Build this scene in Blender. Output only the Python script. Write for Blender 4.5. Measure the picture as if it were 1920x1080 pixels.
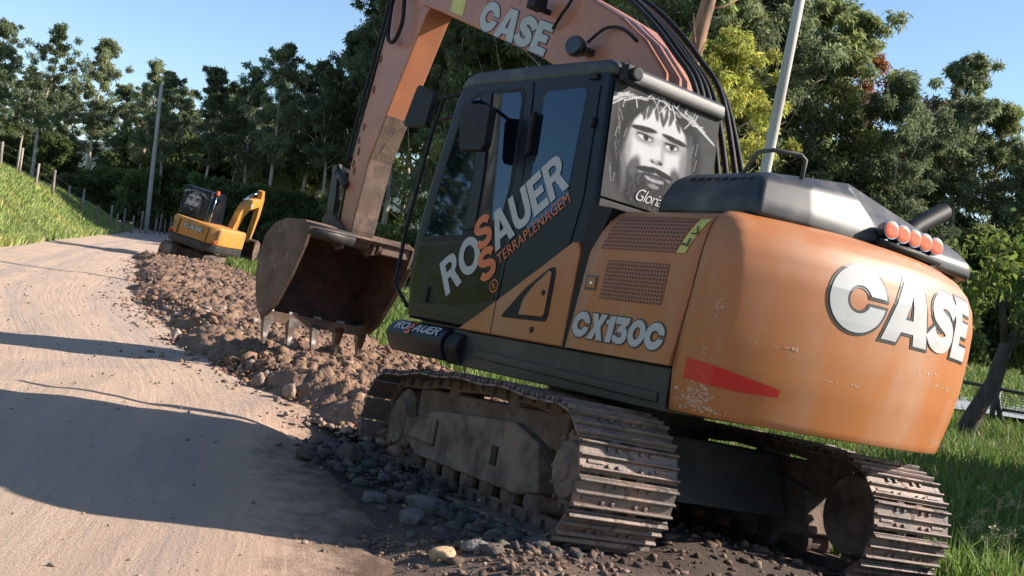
import bpy, bmesh, math, random
import numpy as np
from mathutils import Matrix, Vector

for o in list(bpy.data.objects): bpy.data.objects.remove(o)
scene = bpy.context.scene
COL = scene.collection
R = math.radians

# ------------------------------------------------------------------ camera
cam_d = bpy.data.cameras.new("camera"); cam = bpy.data.objects.new("camera", cam_d); COL.objects.link(cam)
cam_d.sensor_width = 36.0; cam_d.lens = 37.5; cam_d.clip_start = 0.1; cam_d.clip_end = 6000
cam.matrix_world = Matrix(((0.98952579, -0.1443562, 0.0, 0.0),
                           (0.00302317, 0.02072306, -0.99978068, 0.0),
                           (0.14432454, 0.98930877, 0.02094242, 1.5), (0, 0, 0, 1)))
scene.camera = cam
# ------------------------------------------------------------------ light
SUN_EL, SUN_AZ = R(29), R(85.5)          # azimuth clockwise from +Y: the sun stands to the right
world = bpy.data.worlds.new("World"); scene.world = world; world.use_nodes = True
wn = world.node_tree.nodes; wl = world.node_tree.links; wn.clear()
sky = wn.new('ShaderNodeTexSky'); sky.sky_type = 'NISHITA'; sky.sun_disc = False
sky.sun_elevation = SUN_EL; sky.sun_rotation = SUN_AZ; sky.air_density = 1.0; sky.dust_density = 0.3; sky.ozone_density = 3.2
bg = wn.new('ShaderNodeBackground'); bg.inputs[1].default_value = 0.092
wo = wn.new('ShaderNodeOutputWorld'); wl.new(sky.outputs[0], bg.inputs[0]); wl.new(bg.outputs[0], wo.inputs[0])
sun_d = bpy.data.lights.new("sun", 'SUN'); sun_d.energy = 5.0; sun_d.angle = R(0.5); sun_d.color = (1.0, 0.90, 0.78)
sun = bpy.data.objects.new("sun", sun_d); COL.objects.link(sun)
sdir = Vector((math.sin(SUN_AZ) * math.cos(SUN_EL), math.cos(SUN_AZ) * math.cos(SUN_EL), math.sin(SUN_EL)))
sun.rotation_euler = sdir.to_track_quat('Z', 'Y').to_euler(); sun.location = sdir * 50
scene.view_settings.view_transform = 'Standard'; scene.view_settings.look = 'None'
scene.view_settings.exposure = 1.15; scene.view_settings.gamma = 1.0

# ------------------------------------------------------------------ materials
def M(name, col, rough=.6, metal=0.0, col2=None, scale=6.0, lo=.4, hi=.6, bump=0.0, bscale=40.0, coat=0.0,
      dirt=None, dscale=3.0, dlo=.5, dhi=.7, stretch=None, ior=1.5, detail=6.0, spec=None, dirt_rough=.85):
    m = bpy.data.materials.new(name); m.use_nodes = True
    n = m.node_tree.nodes; l = m.node_tree.links; b = n['Principled BSDF']
    b.inputs['Base Color'].default_value = (*col, 1); b.inputs['Roughness'].default_value = rough
    b.inputs['Metallic'].default_value = metal; b.inputs['IOR'].default_value = ior
    if coat: b.inputs['Coat Weight'].default_value = coat; b.inputs['Coat Roughness'].default_value = .12
    if spec is not None: b.inputs['Specular IOR Level'].default_value = spec
    tc = n.new('ShaderNodeTexCoord'); mp = n.new('ShaderNodeMapping'); l.new(tc.outputs['Object'], mp.inputs[0])
    if stretch: mp.inputs['Scale'].default_value = stretch
    def noise(sc, d=detail):
        t = n.new('ShaderNodeTexNoise'); t.inputs['Scale'].default_value = sc; t.inputs['Detail'].default_value = d
        t.inputs['Roughness'].default_value = .62; l.new(mp.outputs[0], t.inputs['Vector']); return t.outputs['Fac']
    def ramp(src, a, c):
        r = n.new('ShaderNodeMapRange'); r.inputs[1].default_value = a; r.inputs[2].default_value = c; l.new(src, r.inputs[0]); return r.outputs[0]
    def mix(fac, a, c):
        x = n.new('ShaderNodeMix'); x.data_type = 'RGBA'; l.new(fac, x.inputs[0])
        for s, v in ((x.inputs[6], a), (x.inputs[7], c)):
            if isinstance(v, tuple): s.default_value = (*v, 1)
            else: l.new(v, s)
        return x.outputs[2]
    cur = col
    if col2: cur = mix(ramp(noise(scale), lo, hi), col, col2)
    if dirt:
        f = ramp(noise(dscale, 8), dlo, dhi); cur = mix(f, cur, dirt)
        x = n.new('ShaderNodeMapRange'); x.inputs[3].default_value = rough; x.inputs[4].default_value = dirt_rough
        l.new(f, x.inputs[0]); l.new(x.outputs[0], b.inputs['Roughness'])
    if not isinstance(cur, tuple): l.new(cur, b.inputs['Base Color'])
    if bump:
        bp = n.new('ShaderNodeBump'); bp.inputs['Strength'].default_value = bump; bp.inputs['Distance'].default_value = .02
        l.new(noise(bscale, 5), bp.inputs['Height']); l.new(bp.outputs[0], b.inputs['Normal'])
    return m

def M_attr(name, rough=.85, trans=0.0, objvar=0.0, bump=0, bscale=30, spec=.3):
    """colour carried by the mesh (its own colour per leaf, blade, stone or printed dot)"""
    m = bpy.data.materials.new(name); m.use_nodes = True
    n = m.node_tree.nodes; l = m.node_tree.links; b = n['Principled BSDF']
    a = n.new('ShaderNodeAttribute'); a.attribute_name = 'tint'
    src = a.outputs['Color']
    if objvar:
        oi = n.new('ShaderNodeObjectInfo'); h = n.new('ShaderNodeHueSaturation')
        r2 = n.new('ShaderNodeMapRange'); r2.inputs[3].default_value = .515; r2.inputs[4].default_value = .482; l.new(oi.outputs['Random'], r2.inputs[0]); l.new(r2.outputs[0], h.inputs['Hue'])
        r1 = n.new('ShaderNodeMapRange'); r1.inputs[3].default_value = 1 - objvar; r1.inputs[4].default_value = 1 + objvar
        l.new(oi.outputs['Random'], r1.inputs[0]); l.new(r1.outputs[0], h.inputs['Value'])
        l.new(src, h.inputs['Color']); src = h.outputs[0]
    l.new(src, b.inputs['Base Color']); b.inputs['Roughness'].default_value = rough; b.inputs['Specular IOR Level'].default_value = spec
    if bump:
        tc = n.new('ShaderNodeTexCoord'); t = n.new('ShaderNodeTexNoise'); t.inputs['Scale'].default_value = bscale; t.inputs['Detail'].default_value = 6
        l.new(tc.outputs['Object'], t.inputs['Vector']); bp = n.new('ShaderNodeBump'); bp.inputs['Strength'].default_value = bump
        bp.inputs['Distance'].default_value = .03; l.new(t.outputs['Fac'], bp.inputs['Height']); l.new(bp.outputs[0], b.inputs['Normal'])
    if trans:
        tr = n.new('ShaderNodeBsdfTranslucent'); l.new(src, tr.inputs['Color']); mx = n.new('ShaderNodeMixShader')
        mx.inputs[0].default_value = trans; l.new(b.outputs[0], mx.inputs[1]); l.new(tr.outputs[0], mx.inputs[2])
        l.new(mx.outputs[0], n['Material Output'].inputs[0])
    return m

PAINT = M('orange_paint', (.37, .128, .033), .5, col2=(.32, .112, .03), scale=2.2, lo=.35, hi=.75, coat=.08,
          dirt=(.35, .20, .125), dscale=2.6, dlo=.46, dhi=.85, dirt_rough=.65, bump=.02, bscale=6, stretch=(1, 1, .4))
PAINT_ARM = M('faded_orange_paint', (.40, .15, .075), .45, col2=(.33, .125, .066), scale=3, coat=.15,
              dirt=(.16, .05, .025), dscale=5.5, dlo=.655, dhi=.70, bump=.03, bscale=12)
PAINT_MUD = M('mud_stained_paint', (.52, .20, .06), .5, col2=(.13, .075, .05), scale=2.0, lo=.44, hi=.56, dirt=(.22, .13, .09), dscale=7, dlo=.55, dhi=.75, bump=.25, bscale=60)
MUDSTEEL = M('muddy_steel', (.09, .056, .042), .85, col2=(.16, .105, .078), scale=4, lo=.4, hi=.65, dirt=(.07, .045, .035), dscale=9, dlo=.52, dhi=.62, bump=.35, bscale=45)
DARKBODY = M('black_satin_paint', (.012, .014, .018), .32, col2=(.02, .02, .022), scale=3, dirt=(.05, .045, .04), dscale=3, dlo=.62, dhi=.9, coat=.25)
CABPAINT = M('black_gloss_paint', (.005, .008, .014), .32, spec=.2, dirt=(.03, .03, .032), dscale=2.5, dlo=.6, dhi=.95, dirt_rough=.4)
DECK = M('dusty_black_steel', (.018, .017, .017), .55, col2=(.05, .043, .038), scale=4, lo=.45, hi=.75)
RUBBER = M('black_rubber', (.008, .008, .009), .6, col2=(.014, .013, .013), scale=9, spec=.25)
GLASS = M('tinted_glass', (.003, .006, .012), .025, ior=1.55)
GLASS.node_tree.nodes['Principled BSDF'].inputs['Specular Tint'].default_value = (.42, .72, 1.0, 1)
HOODP = M('grey_hood_plastic', (.014, .017, .023), .5, col2=(.022, .023, .027), scale=2.2, dirt=(.16, .145, .125), dscale=3.5, dlo=.5, dhi=.95, dirt_rough=.6)
CHROME = M('chrome', (.62, .62, .62), .18, 1.0, col2=(.4, .39, .37), scale=14)
AMBER = M('amber_lens', (.80, .135, .03), .35, coat=.1, col2=(.70, .11, .025), scale=30, ior=1.55)
WHITE = M('white_vinyl', (.38, .385, .39), .55, col2=(.31, .31, .31), scale=4, lo=.5, hi=.8)
BLACKV = M('dark_vinyl', (.02, .021, .024), .45, col2=(.03, .03, .03), scale=6)
ORANGEV = M('orange_vinyl', (.62, .12, .025), .4, col2=(.5, .10, .03), scale=6)
REDV = M('red_reflector', (.50, .012, .012), .32, col2=(.42, .012, .014), scale=12)
YELLOWV = M('yellow_sticker', (.58, .50, .10), .45, col2=(.48, .42, .10), scale=8)
CONCRETE = M('concrete', (.42, .40, .37), .85, col2=(.33, .31, .28), scale=2.5, bump=.15, bscale=30, stretch=(1, 1, .35))
BARK = M('pale_bark', (.46, .40, .33), .9, col2=(.26, .21, .165), scale=3, stretch=(3, 3, .5), bump=.2)
BARKD = M('dark_bark', (.055, .042, .034), .95, col2=(.095, .075, .06), scale=4, stretch=(3, 3, .4), bump=.4)
DEADBARK = M('bare_red_bark', (.30, .16, .10), .9, col2=(.12, .075, .055), scale=2.2, lo=.42, hi=.6, stretch=(2, 2, .3), bump=.3)
WOOD = M('weathered_wood', (.34, .29, .245), .9, col2=(.12, .10, .08), scale=5, stretch=(3, 3, .4))
YPAINT = M('yellow_paint', (.50, .22, .03), .5, col2=(.42, .18, .03), scale=3, coat=.1, dirt=(.30, .19, .12), dscale=2.5, dlo=.48, dhi=.75)
CLAYSTEEL = M('clay_caked_steel', (.21, .15, .112), .9, col2=(.075, .052, .042), scale=3.5, lo=.42, hi=.62, bump=.4, bscale=35)
BUCKETM = M('worn_bucket_steel', (.115, .072, .05), .8, col2=(.065, .034, .022), scale=3.2, lo=.44, hi=.6, dirt=(.19, .145, .115), dscale=4.5, dlo=.56, dhi=.72, bump=.2, bscale=40)
BUCKETIN = M('rusty_shade_toned_steel', (.075, .03, .018), .85, col2=(.03, .017, .013), scale=4, lo=.42, hi=.62, dirt=(.11, .062, .042), dscale=6, dlo=.58, dhi=.72, bump=.3, bscale=40)  # rust colour, darkened further to stand for shade inside the bucket
TOOTHM = M('worn_tooth_steel', (.19, .17, .16), .5, .4, col2=(.085, .06, .05), scale=8)
SHOEM = M('track_shoe_steel', (.125, .10, .088), .6, .25, col2=(.21, .14, .11), scale=5, lo=.42, hi=.58, dirt=(.085, .065, .055), dscale=13, dlo=.54, dhi=.62, bump=.2, bscale=60)
RAILM = M('dark_metal_rail', (.035, .036, .038), .6, col2=(.06, .055, .05), scale=8)
LEAF = M_attr('leaves', .7, .55, objvar=.28, spec=.2)
GRASSM = M_attr('grass_blades', .6, .3)
STONEM = M_attr('clods', .95, 0, bump=.5, bscale=45)
PRINT = M_attr('printed_film', .8, spec=.12)

def grille_mat():
    m = bpy.data.materials.new('perforated_grille'); m.use_nodes = True
    n = m.node_tree.nodes; l = m.node_tree.links; b = n['Principled BSDF']
    tc = n.new('ShaderNodeTexCoord'); bk = n.new('ShaderNodeTexBrick'); mp = n.new('ShaderNodeMapping')
    mp.inputs['Rotation'].default_value = (R(90), 0, 0)
    l.new(tc.outputs['Object'], mp.inputs[0]); l.new(mp.outputs[0], bk.inputs['Vector'])
    bk.offset = 0; bk.squash = 1
    bk.inputs['Color1'].default_value = (.012, .008, .006, 1); bk.inputs['Color2'].default_value = (.02, .011, .008, 1)
    bk.inputs['Mortar'].default_value = (.26, .10, .045, 1); bk.inputs['Scale'].default_value = 1
    bk.inputs['Brick Width'].default_value = .024; bk.inputs['Row Height'].default_value = .022; bk.inputs['Mortar Size'].default_value = .0055
    l.new(bk.outputs['Color'], b.inputs['Base Color']); b.inputs['Roughness'].default_value = .6
    return m
GRILLE = grille_mat()

# ------------------------------------------------------------------ mesh helpers
class MB:
    """collects shapes that become ONE mesh"""
    def __init__(s): s.v = []; s.f = []; s.mi = []; s.sm = []
    def add(s, vs, fs, mi=0, smooth=False):
        b = len(s.v); s.v += [tuple(p) for p in vs]
        for f in fs: s.f.append([b + i for i in f]); s.mi.append(mi); s.sm.append(smooth)
        return s
    def box(s, c, d, mi=0, mat=None):
        x, y, z = d[0] / 2, d[1] / 2, d[2] / 2
        vs = [Vector((a, b, e)) for a in (-x, x) for b in (-y, y) for e in (-z, z)]
        if mat: vs = [mat @ p for p in vs]
        vs = [p + Vector(c) for p in vs]
        return s.add(vs, [(0, 1, 3, 2), (4, 6, 7, 5), (0, 4, 5, 1), (2, 3, 7, 6), (0, 2, 6, 4), (1, 5, 7, 3)], mi)
    def prism(s, pts, a, b, f=None, mi=0, smooth=False):
        """2D outline extruded from a to b; f(p, t) -> 3D (default: outline in u,z and t = v)"""
        f = f or (lambda p, t: (p[0], t, p[1])); n = len(pts)
        vs = [f(p, a) for p in pts] + [f(p, b) for p in pts]
        s.add(vs, [list(range(n))[::-1], list(range(n, 2 * n))], mi)
        s.add(vs, [(i, (i + 1) % n, n + (i + 1) % n, n + i) for i in range(n)], mi, smooth); return s
    def tube(s, path, r, n=10, mi=0, cap=True):
        P = [Vector(p) for p in path]; rs = r if isinstance(r, (list, tuple)) else [r] * len(P)
        vs = []; up = None
        for i, p in enumerate(P):
            d = (P[min(i + 1, len(P) - 1)] - P[max(i - 1, 0)]).normalized()
            if up is None: up = Vector((0, 0, 1)) if abs(d.z) < .9 else Vector((1, 0, 0))
            x = d.cross(up).normalized(); up = x.cross(d).normalized()
            for k in range(n):
                a = 2 * math.pi * k / n; vs.append(p + (x * math.cos(a) + up * math.sin(a)) * rs[i])
        fs = [(i * n + k, i * n + (k + 1) % n, (i + 1) * n + (k + 1) % n, (i + 1) * n + k) for i in range(len(P) - 1) for k in range(n)]
        s.add(vs, fs, mi, True)
        if cap: s.add(vs, [list(range(n))[::-1], [(len(P) - 1) * n + k for k in range(n)]], mi)
        return s
    def disc(s, c, axis, prof, n=28, mi=0):
        """solid of revolution: prof = [(radius, distance along axis)]"""
        a = Vector(axis).normalized(); x = a.orthogonal().normalized(); y = a.cross(x); c = Vector(c)
        vs = [c + a * h + (x * math.cos(2 * math.pi * k / n) + y * math.sin(2 * math.pi * k / n)) * r for r, h in prof for k in range(n)]
        m = len(prof)
        s.add(vs, [(i * n + k, i * n + (k + 1) % n, (i + 1) * n + (k + 1) % n, (i + 1) * n + k) for i in range(m - 1) for k in range(n)], mi)
        s.add(vs, [list(range(n))[::-1], [(m - 1) * n + k for k in range(n)]], mi); return s
    def build(s, name, mats, parent=None, basis=None, bevel=0, seg=2, label=None, angle=32, tint=None):
        me = bpy.data.meshes.new(name); me.from_pydata(s.v, [], s.f)
        for m in (mats if isinstance(mats, (list, tuple)) else [mats]): me.materials.append(m)
        for p, i, t in zip(me.polygons, s.mi, s.sm): p.material_index = i; p.use_smooth = t
        bm = bmesh.new(); bm.from_mesh(me); bmesh.ops.remove_doubles(bm, verts=bm.verts, dist=1e-5)
        bmesh.ops.recalc_face_normals(bm, faces=bm.faces); bm.to_mesh(me); bm.free()
        o = bpy.data.objects.new(name, me); COL.objects.link(o)
        if parent: o.parent = parent
        if basis is not None: o.matrix_basis = basis
        if bevel:
            md = o.modifiers.new('bevel', 'BEVEL'); md.width = bevel; md.segments = seg; md.limit_method = 'ANGLE'; md.angle_limit = R(angle)
            md.harden_normals = False
            for p in me.polygons: p.use_smooth = True
            md2 = o.modifiers.new('wn', 'WEIGHTED_NORMAL'); md2.keep_sharp = True
        if label: o['label'] = label
        return o

def np_obj(name, V, F, mats, tint=None, smooth=False, parent=None):
    V = np.asarray(V, np.float32); F = np.asarray(F, np.int32); k = F.shape[1]
    me = bpy.data.meshes.new(name); me.vertices.add(len(V)); me.vertices.foreach_set('co', V.ravel())
    me.loops.add(F.size); me.loops.foreach_set('vertex_index', F.ravel())
    me.polygons.add(len(F)); me.polygons.foreach_set('loop_start', np.arange(0, F.size, k, dtype=np.int32))
    if smooth: me.polygons.foreach_set('use_smooth', np.ones(len(F), bool))
    me.update(calc_edges=True)
    if tint is not None:
        a = me.color_attributes.new('tint', 'FLOAT_COLOR', 'POINT')
        c = np.ones((len(V), 4), np.float32); c[:, :3] = tint; a.data.foreach_set('color', c.ravel())
    for m in (mats if isinstance(mats, (list, tuple)) else [mats]): me.materials.append(m)
    me.validate()
    o = bpy.data.objects.new(name, me); COL.objects.link(o)
    if parent: o.parent = parent
    return o

def tag(o, label=None, cat=None, group=None, kind=None):
    if label: o['label'] = label
    if cat: o['category'] = cat
    if group: o['group'] = group
    if kind: o['kind'] = kind
    return o
def empty(name, mat=None, loc=None, rz=0):
    o = bpy.data.objects.new(name, None); COL.objects.link(o); o.empty_display_size = .3
    if mat is not None: o.matrix_basis = mat
    if loc is not None: o.location = loc; o.rotation_euler = (0, 0, rz)
    return o
def copy_tree(o, parent=None):
    c = o.copy(); COL.objects.link(c)
    if parent: c.parent = parent
    for ch in list(o.children): copy_tree(ch, c)
    return c

_tc = {}
def text2d(s, offset=0.0, shear=0.0, space=1.0):
    """flat outline of a word -> (points Nx2 normalised to the cap box, faces, raw width, raw height)"""
    key = (s, offset, shear, space)
    if key in _tc: return _tc[key]
    cu = bpy.data.curves.new('word', 'FONT'); cu.body = s; cu.size = 1; cu.offset = offset; cu.shear = shear
    cu.space_character = space; cu.dimensions = '2D'; cu.fill_mode = 'FRONT'; cu.resolution_u = 6
    ob = bpy.data.objects.new('word', cu); COL.objects.link(ob)
    dg = bpy.context.evaluated_depsgraph_get(); dg.update()
    me = bpy.data.meshes.new_from_object(ob.evaluated_get(dg))
    P = np.array([(v.co.x, v.co.y) for v in me.vertices]); F = [list(p.vertices) for p in me.polygons]
    bpy.data.objects.remove(ob); bpy.data.curves.remove(cu); bpy.data.meshes.remove(me)
    lo = P.min(0); sz = P.max(0) - lo
    _tc[key] = (P, F, lo, sz); return _tc[key]
def word(mb, s, fn, w, h, mi=0, offset=0.0, shear=0.0, space=1.0, grow=0.0, box=None):
    """fn(x, y) -> 3D with x in 0..w, y in 0..h; box = key whose box fixes the scale (for outlines under letters)"""
    P, F, lo, sz = text2d(s, offset + grow, shear, space)
    if grow: _, _, lo, sz = text2d(s, offset, shear, space)
    Q = (P - lo) / sz * np.array([w, h])
    mb.add([fn(x, y) for x, y in Q], F, mi)

def split_x(P, F, step):
    """cut faces into narrow columns so that they can be bent round a cylinder"""
    bm = bmesh.new(); vs = [bm.verts.new((p[0], p[1], 0)) for p in P]
    for f in F:
        try: bm.faces.new([vs[i] for i in f])
        except ValueError: pass
    x = P[:, 0].min() + step
    while x < P[:, 0].max():
        bmesh.ops.bisect_plane(bm, geom=bm.verts[:] + bm.edges[:] + bm.faces[:], plane_co=(x, 0, 0), plane_no=(1, 0, 0)); x += step
    y = P[:, 1].min() + step
    while y < P[:, 1].max():
        bmesh.ops.bisect_plane(bm, geom=bm.verts[:] + bm.edges[:] + bm.faces[:], plane_co=(0, y, 0), plane_no=(0, 1, 0)); y += step
    bm.verts.ensure_lookup_table(); bm.verts.index_update()
    P2 = np.array([(v.co.x, v.co.y) for v in bm.verts]); F2 = [[v.index for v in f.verts] for f in bm.faces]; bm.free()
    return P2, F2

from mathutils.geometry import tessellate_polygon
def _strip(path, t):
    P = [Vector(p) for p in path]; out = []
    for i in range(len(P) - 1):
        p0, p1, p2, p3 = P[max(i - 1, 0)], P[i], P[i + 1], P[min(i + 2, len(P) - 1)]
        for k in range(5):
            q = k / 5; out.append(.5 * ((2 * p1) + (p2 - p0) * q + (2 * p0 - 5 * p1 + 4 * p2 - p3) * q * q + (3 * p1 - p0 - 3 * p2 + p3) * q ** 3))
    out.append(P[-1]); L = []; Rr = []
    for i, p in enumerate(out):
        d = (out[min(i + 1, len(out) - 1)] - out[max(i - 1, 0)]).normalized(); n = Vector((-d.y, d.x)); L.append(p + n * t / 2); Rr.append(p - n * t / 2)
    return [tuple(p) for p in L + Rr[::-1]]
def _ell(cx, cy, rx, ry, a0, a1, n=30): return [(cx + rx * math.cos(a), cy + ry * math.sin(a)) for a in np.linspace(a0, a1, n)]
def _area(l): return sum(l[i][0] * l[(i + 1) % len(l)][1] - l[(i + 1) % len(l)][0] * l[i][1] for i in range(len(l))) / 2
def _C(w, ix, iy, gp, hook):
    a = math.asin(gp / .5); b = math.asin(gp / iy)
    return [_ell(w / 2, .5, w / 2, .5, a, 2 * math.pi - a, 44) + _ell(w / 2, .5, ix, iy, 2 * math.pi - b, b, 34)]
GL = {'C': (1.0, _C(1.0, .21, .21, .075, 0)),
      'A': (1.06, [[(0, 0), (.36, 1), (.80, 1), (1.06, 0), (.71, 0), (.67, .17), (.38, .17), (.31, 0)], [(.44, .37), (.62, .37), (.555, .76)]]),
      'S': (.84, [_strip([(.80, .665), (.66, .80), (.42, .865), (.20, .78), (.17, .64), (.34, .54), (.56, .45), (.67, .33), (.60, .19), (.38, .135), (.16, .19), (.03, .325)], .265)]),
      'E': (.76, [[(0, 0), (0, 1), (.74, 1), (.74, .77), (.31, .77), (.31, .62), (.66, .62), (.66, .39), (.31, .39), (.31, .23), (.76, .23), (.76, 0)]]),
      'X': (.92, [[(0, 0), (.27, .5), (.02, 1), (.36, 1), (.46, .74), (.56, 1), (.90, 1), (.65, .5), (.92, 0), (.58, 0), (.46, .27), (.34, 0)]]),
      '1': (.52, [[(.16, 0), (.16, .66), (0, .66), (0, .80), (.14, .86), (.22, 1), (.48, 1), (.48, 0)]]),
      '3': (.80, [[(.0, .74), (.0, 1), (.74, 1), (.74, .80), (.56, .62), (.72, .54), (.78, .36), (.74, .16), (.60, .03), (.40, 0), (.16, .03), (.0, .14), (.02, .34), (.26, .26), (.40, .235), (.49, .30), (.47, .39), (.36, .43), (.20, .43), (.20, .60), (.38, .74)]]),
      '0': (.90, [_ell(.45, .5, .45, .5, 0, 2 * math.pi * 39 / 40, 40), _ell(.45, .5, .175, .235, 0, 2 * math.pi * 29 / 30, 30)])}
GL.update({'r': (.78, [[(0, 0), (0, 1), (.48, 1), (.64, .95), (.73, .84), (.74, .68), (.69, .55), (.58, .46), (.78, 0), (.53, 0), (.36, .41), (.23, .41), (.23, 0)], [(.23, .60), (.43, .60), (.51, .66), (.51, .75), (.43, .81), (.23, .81)]]),
      'o': (.94, [_ell(.47, .5, .47, .5, 0, 2 * math.pi * 39 / 40, 40), _ell(.47, .5, .245, .285, 0, 2 * math.pi * 29 / 30, 30)]),
      'a': (.90, [[(0, 0), (.31, 1), (.59, 1), (.90, 0), (.66, 0), (.60, .21), (.30, .21), (.24, 0)], [(.36, .40), (.54, .40), (.45, .71)]]),
      'u': (.77, [[(0, 1), (0, .36), (.05, .15), (.18, .03), (.385, 0), (.59, .03), (.72, .15), (.77, .36), (.77, 1), (.54, 1), (.54, .36), (.49, .25), (.385, .21), (.28, .25), (.23, .36), (.23, 1)]]),
      'e': (.64, [[(0, 0), (0, 1), (.62, 1), (.62, .79), (.23, .79), (.23, .61), (.57, .61), (.57, .41), (.23, .41), (.23, .21), (.64, .21), (.64, 0)]]),
      's': (.76, [_strip([(.70, .70), (.58, .83), (.38, .88), (.18, .81), (.13, .67), (.28, .555), (.50, .46), (.62, .33), (.56, .17), (.36, .115), (.16, .17), (.06, .29)], .225)])})
def _grow(loop, g):
    n = len(loop); out = []
    for i in range(n):
        p0, p, p1 = Vector(loop[i - 1]), Vector(loop[i]), Vector(loop[(i + 1) % n]); a = (p - p0).normalized(); b = (p1 - p).normalized()
        na, nb = Vector((a.y, -a.x)), Vector((b.y, -b.x)); m = na + nb; m = m / max(.35, m.length_squared / 2) if m.length > 1e-6 else na
        out.append(tuple(p + m * g))
    return out
def heavy_word(s, gap=.035, g=0.0, shear=0.0):
    """heavy sign letters -> list of (points, faces) in units of letter height, and the total width"""
    x = 0; res = []
    for ch in s:
        w, loops = GL[ch]; ls = []
        for i, l in enumerate(loops):
            if (_area(l) < 0) != (i > 0): l = l[::-1]
            if g: l = _grow(l, g)
            ls.append([Vector((p[0], p[1], 0)) for p in l])
        if g and ch in 'A': pass
        tr = tessellate_polygon(ls); flat = [p for l in ls for p in l]
        res.append((np.array([(x + p.x + shear * p.y, p.y) for p in flat]), [list(t) for t in tr])); x += w + gap
    return res, x - gap
def put_heavy(mb, s, fn, w, h, g, gap=.035, shear=0.0, mw=0, mk=1, lift=.003, step=None):
    """fn(x, y, off) -> 3D; white letters over a darker outline"""
    for gg, mi, off in ((g, mk, .001), (0, mw, .001 + lift)):
        if gg is None: continue
        L, tot = heavy_word(s, gap, gg, shear)
        for k, (P, F) in enumerate(L):
            Q = P * np.array([w / tot, h])
            if step: Q, F = split_x(Q, F, step)
            mb.add([fn(x, y, off + .0003 * k) for x, y in Q], F, mi)

def sstep(a, b, x):
    t = np.clip((np.asarray(x, float) - a) / (b - a), 0, 1); return t * t * (3 - 2 * t)
def vnoise(x, y, seed=0):
    x = np.asarray(x, float); y = np.asarray(y, float)
    xi = np.floor(x).astype(np.int64); yi = np.floor(y).astype(np.int64); fx = x - xi; fy = y - yi
    def h(a, b):
        n = (a * 374761393 + b * 668265263 + seed * 1442695041) & 0x7fffffff; n = ((n ^ (n >> 13)) * 1274126177) & 0x7fffffff
        return ((n ^ (n >> 16)) & 0xffff) / 65535.0
    u = fx * fx * (3 - 2 * fx); w = fy * fy * (3 - 2 * fy)
    return (h(xi, yi) * (1 - u) + h(xi + 1, yi) * u) * (1 - w) + (h(xi, yi + 1) * (1 - u) + h(xi + 1, yi + 1) * u) * w
def fbm(x, y, seed=0, o=4):
    s = 0; a = .5; f = 1
    for i in range(o): s = s + a * vnoise(x * f, y * f, seed + i); a *= .5; f *= 2.03
    return s

# ------------------------------------------------------------------ frames of the big excavator
TM = Matrix(((-0.42814113, -0.90281383, 0.04027862, 0.86791147), (0.89867505, -0.42063267, 0.1243033, 7.33659025),
             (-0.09528024, 0.08941675, 0.99142641, -0.13908599), (0, 0, 0, 1)))      # tracks: x forward, y left
HM = Matrix(((-0.60330403, -0.79647802, 0.04058341, 0.86762193), (0.79674077, -0.59970389, 0.0745613, 7.38384514),
             (-0.03504841, 0.07731759, 0.99639028, -0.14380168), (0, 0, 0, 1)))      # slewed upper body
tm = np.array([list(r) for r in TM])

# ------------------------------------------------------------------ terrain
_yt = np.arange(-80, 700, 1.0)
_xt = np.interp(_yt, [-80, -20, 0, 9, 15, 18, 30, 40, 60, 80, 120, 160, 700], [28, 7.5, 2.2, .3, -2.9, -4.2, -8.0, -11.0, -16.5, -22.5, -40, -70, -600])
_k = np.exp(-np.linspace(-2, 2, 9) ** 2); _k /= _k.sum()
_xt = np.convolve(np.pad(_xt, 4, mode='edge'), _k, 'valid')
def xr(y): return np.interp(y, _yt, _xt)
def xl(y): return xr(y) - np.interp(y, [0, 20, 30, 80], [8.2, 7.2, 6.4, 6.6])
_s = ([8.0, 8.66, 10.65, 15.1, 17.9, 30, 36, 42], [-.7, -1.15, -2.75, -4.9, -6.4, -10.6, -12.9, -14.8])
def spill(y): return np.interp(y, *_s)
def height(x, y):
    x = np.asarray(x, float); y = np.asarray(y, float)
    e = x - xr(y); z = -.38 * sstep(.3, 3.5, e) + .25 * sstep(14, 60, e) * 0
    z = z + (fbm(x * .35, y * .35, 3) - .5) * .16 * sstep(1, 4, e)
    e2 = xl(y) - x
    hb = np.interp(y, [-30, 10, 30, 45, 70, 95, 130], [2.2, 3.2, 3.9, 3.7, 2.6, 1.6, .8])
    z = z + hb * (.45 * sstep(-.3, 3.5, e2) + .55 * sstep(0, 9, e2)) + .02 * np.clip(e2 - 9, 0, 60) + (fbm(x * .3, y * .3, 8) - .5) * .5 * sstep(1, 5, e2)
    dx = x - tm[0, 3]; dy = y - tm[1, 3]
    plane = tm[2, 3] - (tm[0, 2] * dx + tm[1, 2] * dy) / tm[2, 2]
    mx = tm[0, 0] * dx + tm[1, 0] * dy; my = tm[0, 1] * dx + tm[1, 1] * dy
    plane = plane + .10 * sstep(.66, .40, np.abs(my)) * sstep(1.9, 1.3, np.abs(mx)) * (.7 + .6 * fbm(x * 3, y * 3, 61))
    d = np.maximum(np.maximum(np.abs(mx) - 1.75, np.abs(my) - 1.32), 0)
    w = 1 - sstep(.02, .95, d)
    return z * (1 - w) + (plane - .015) * w

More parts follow.
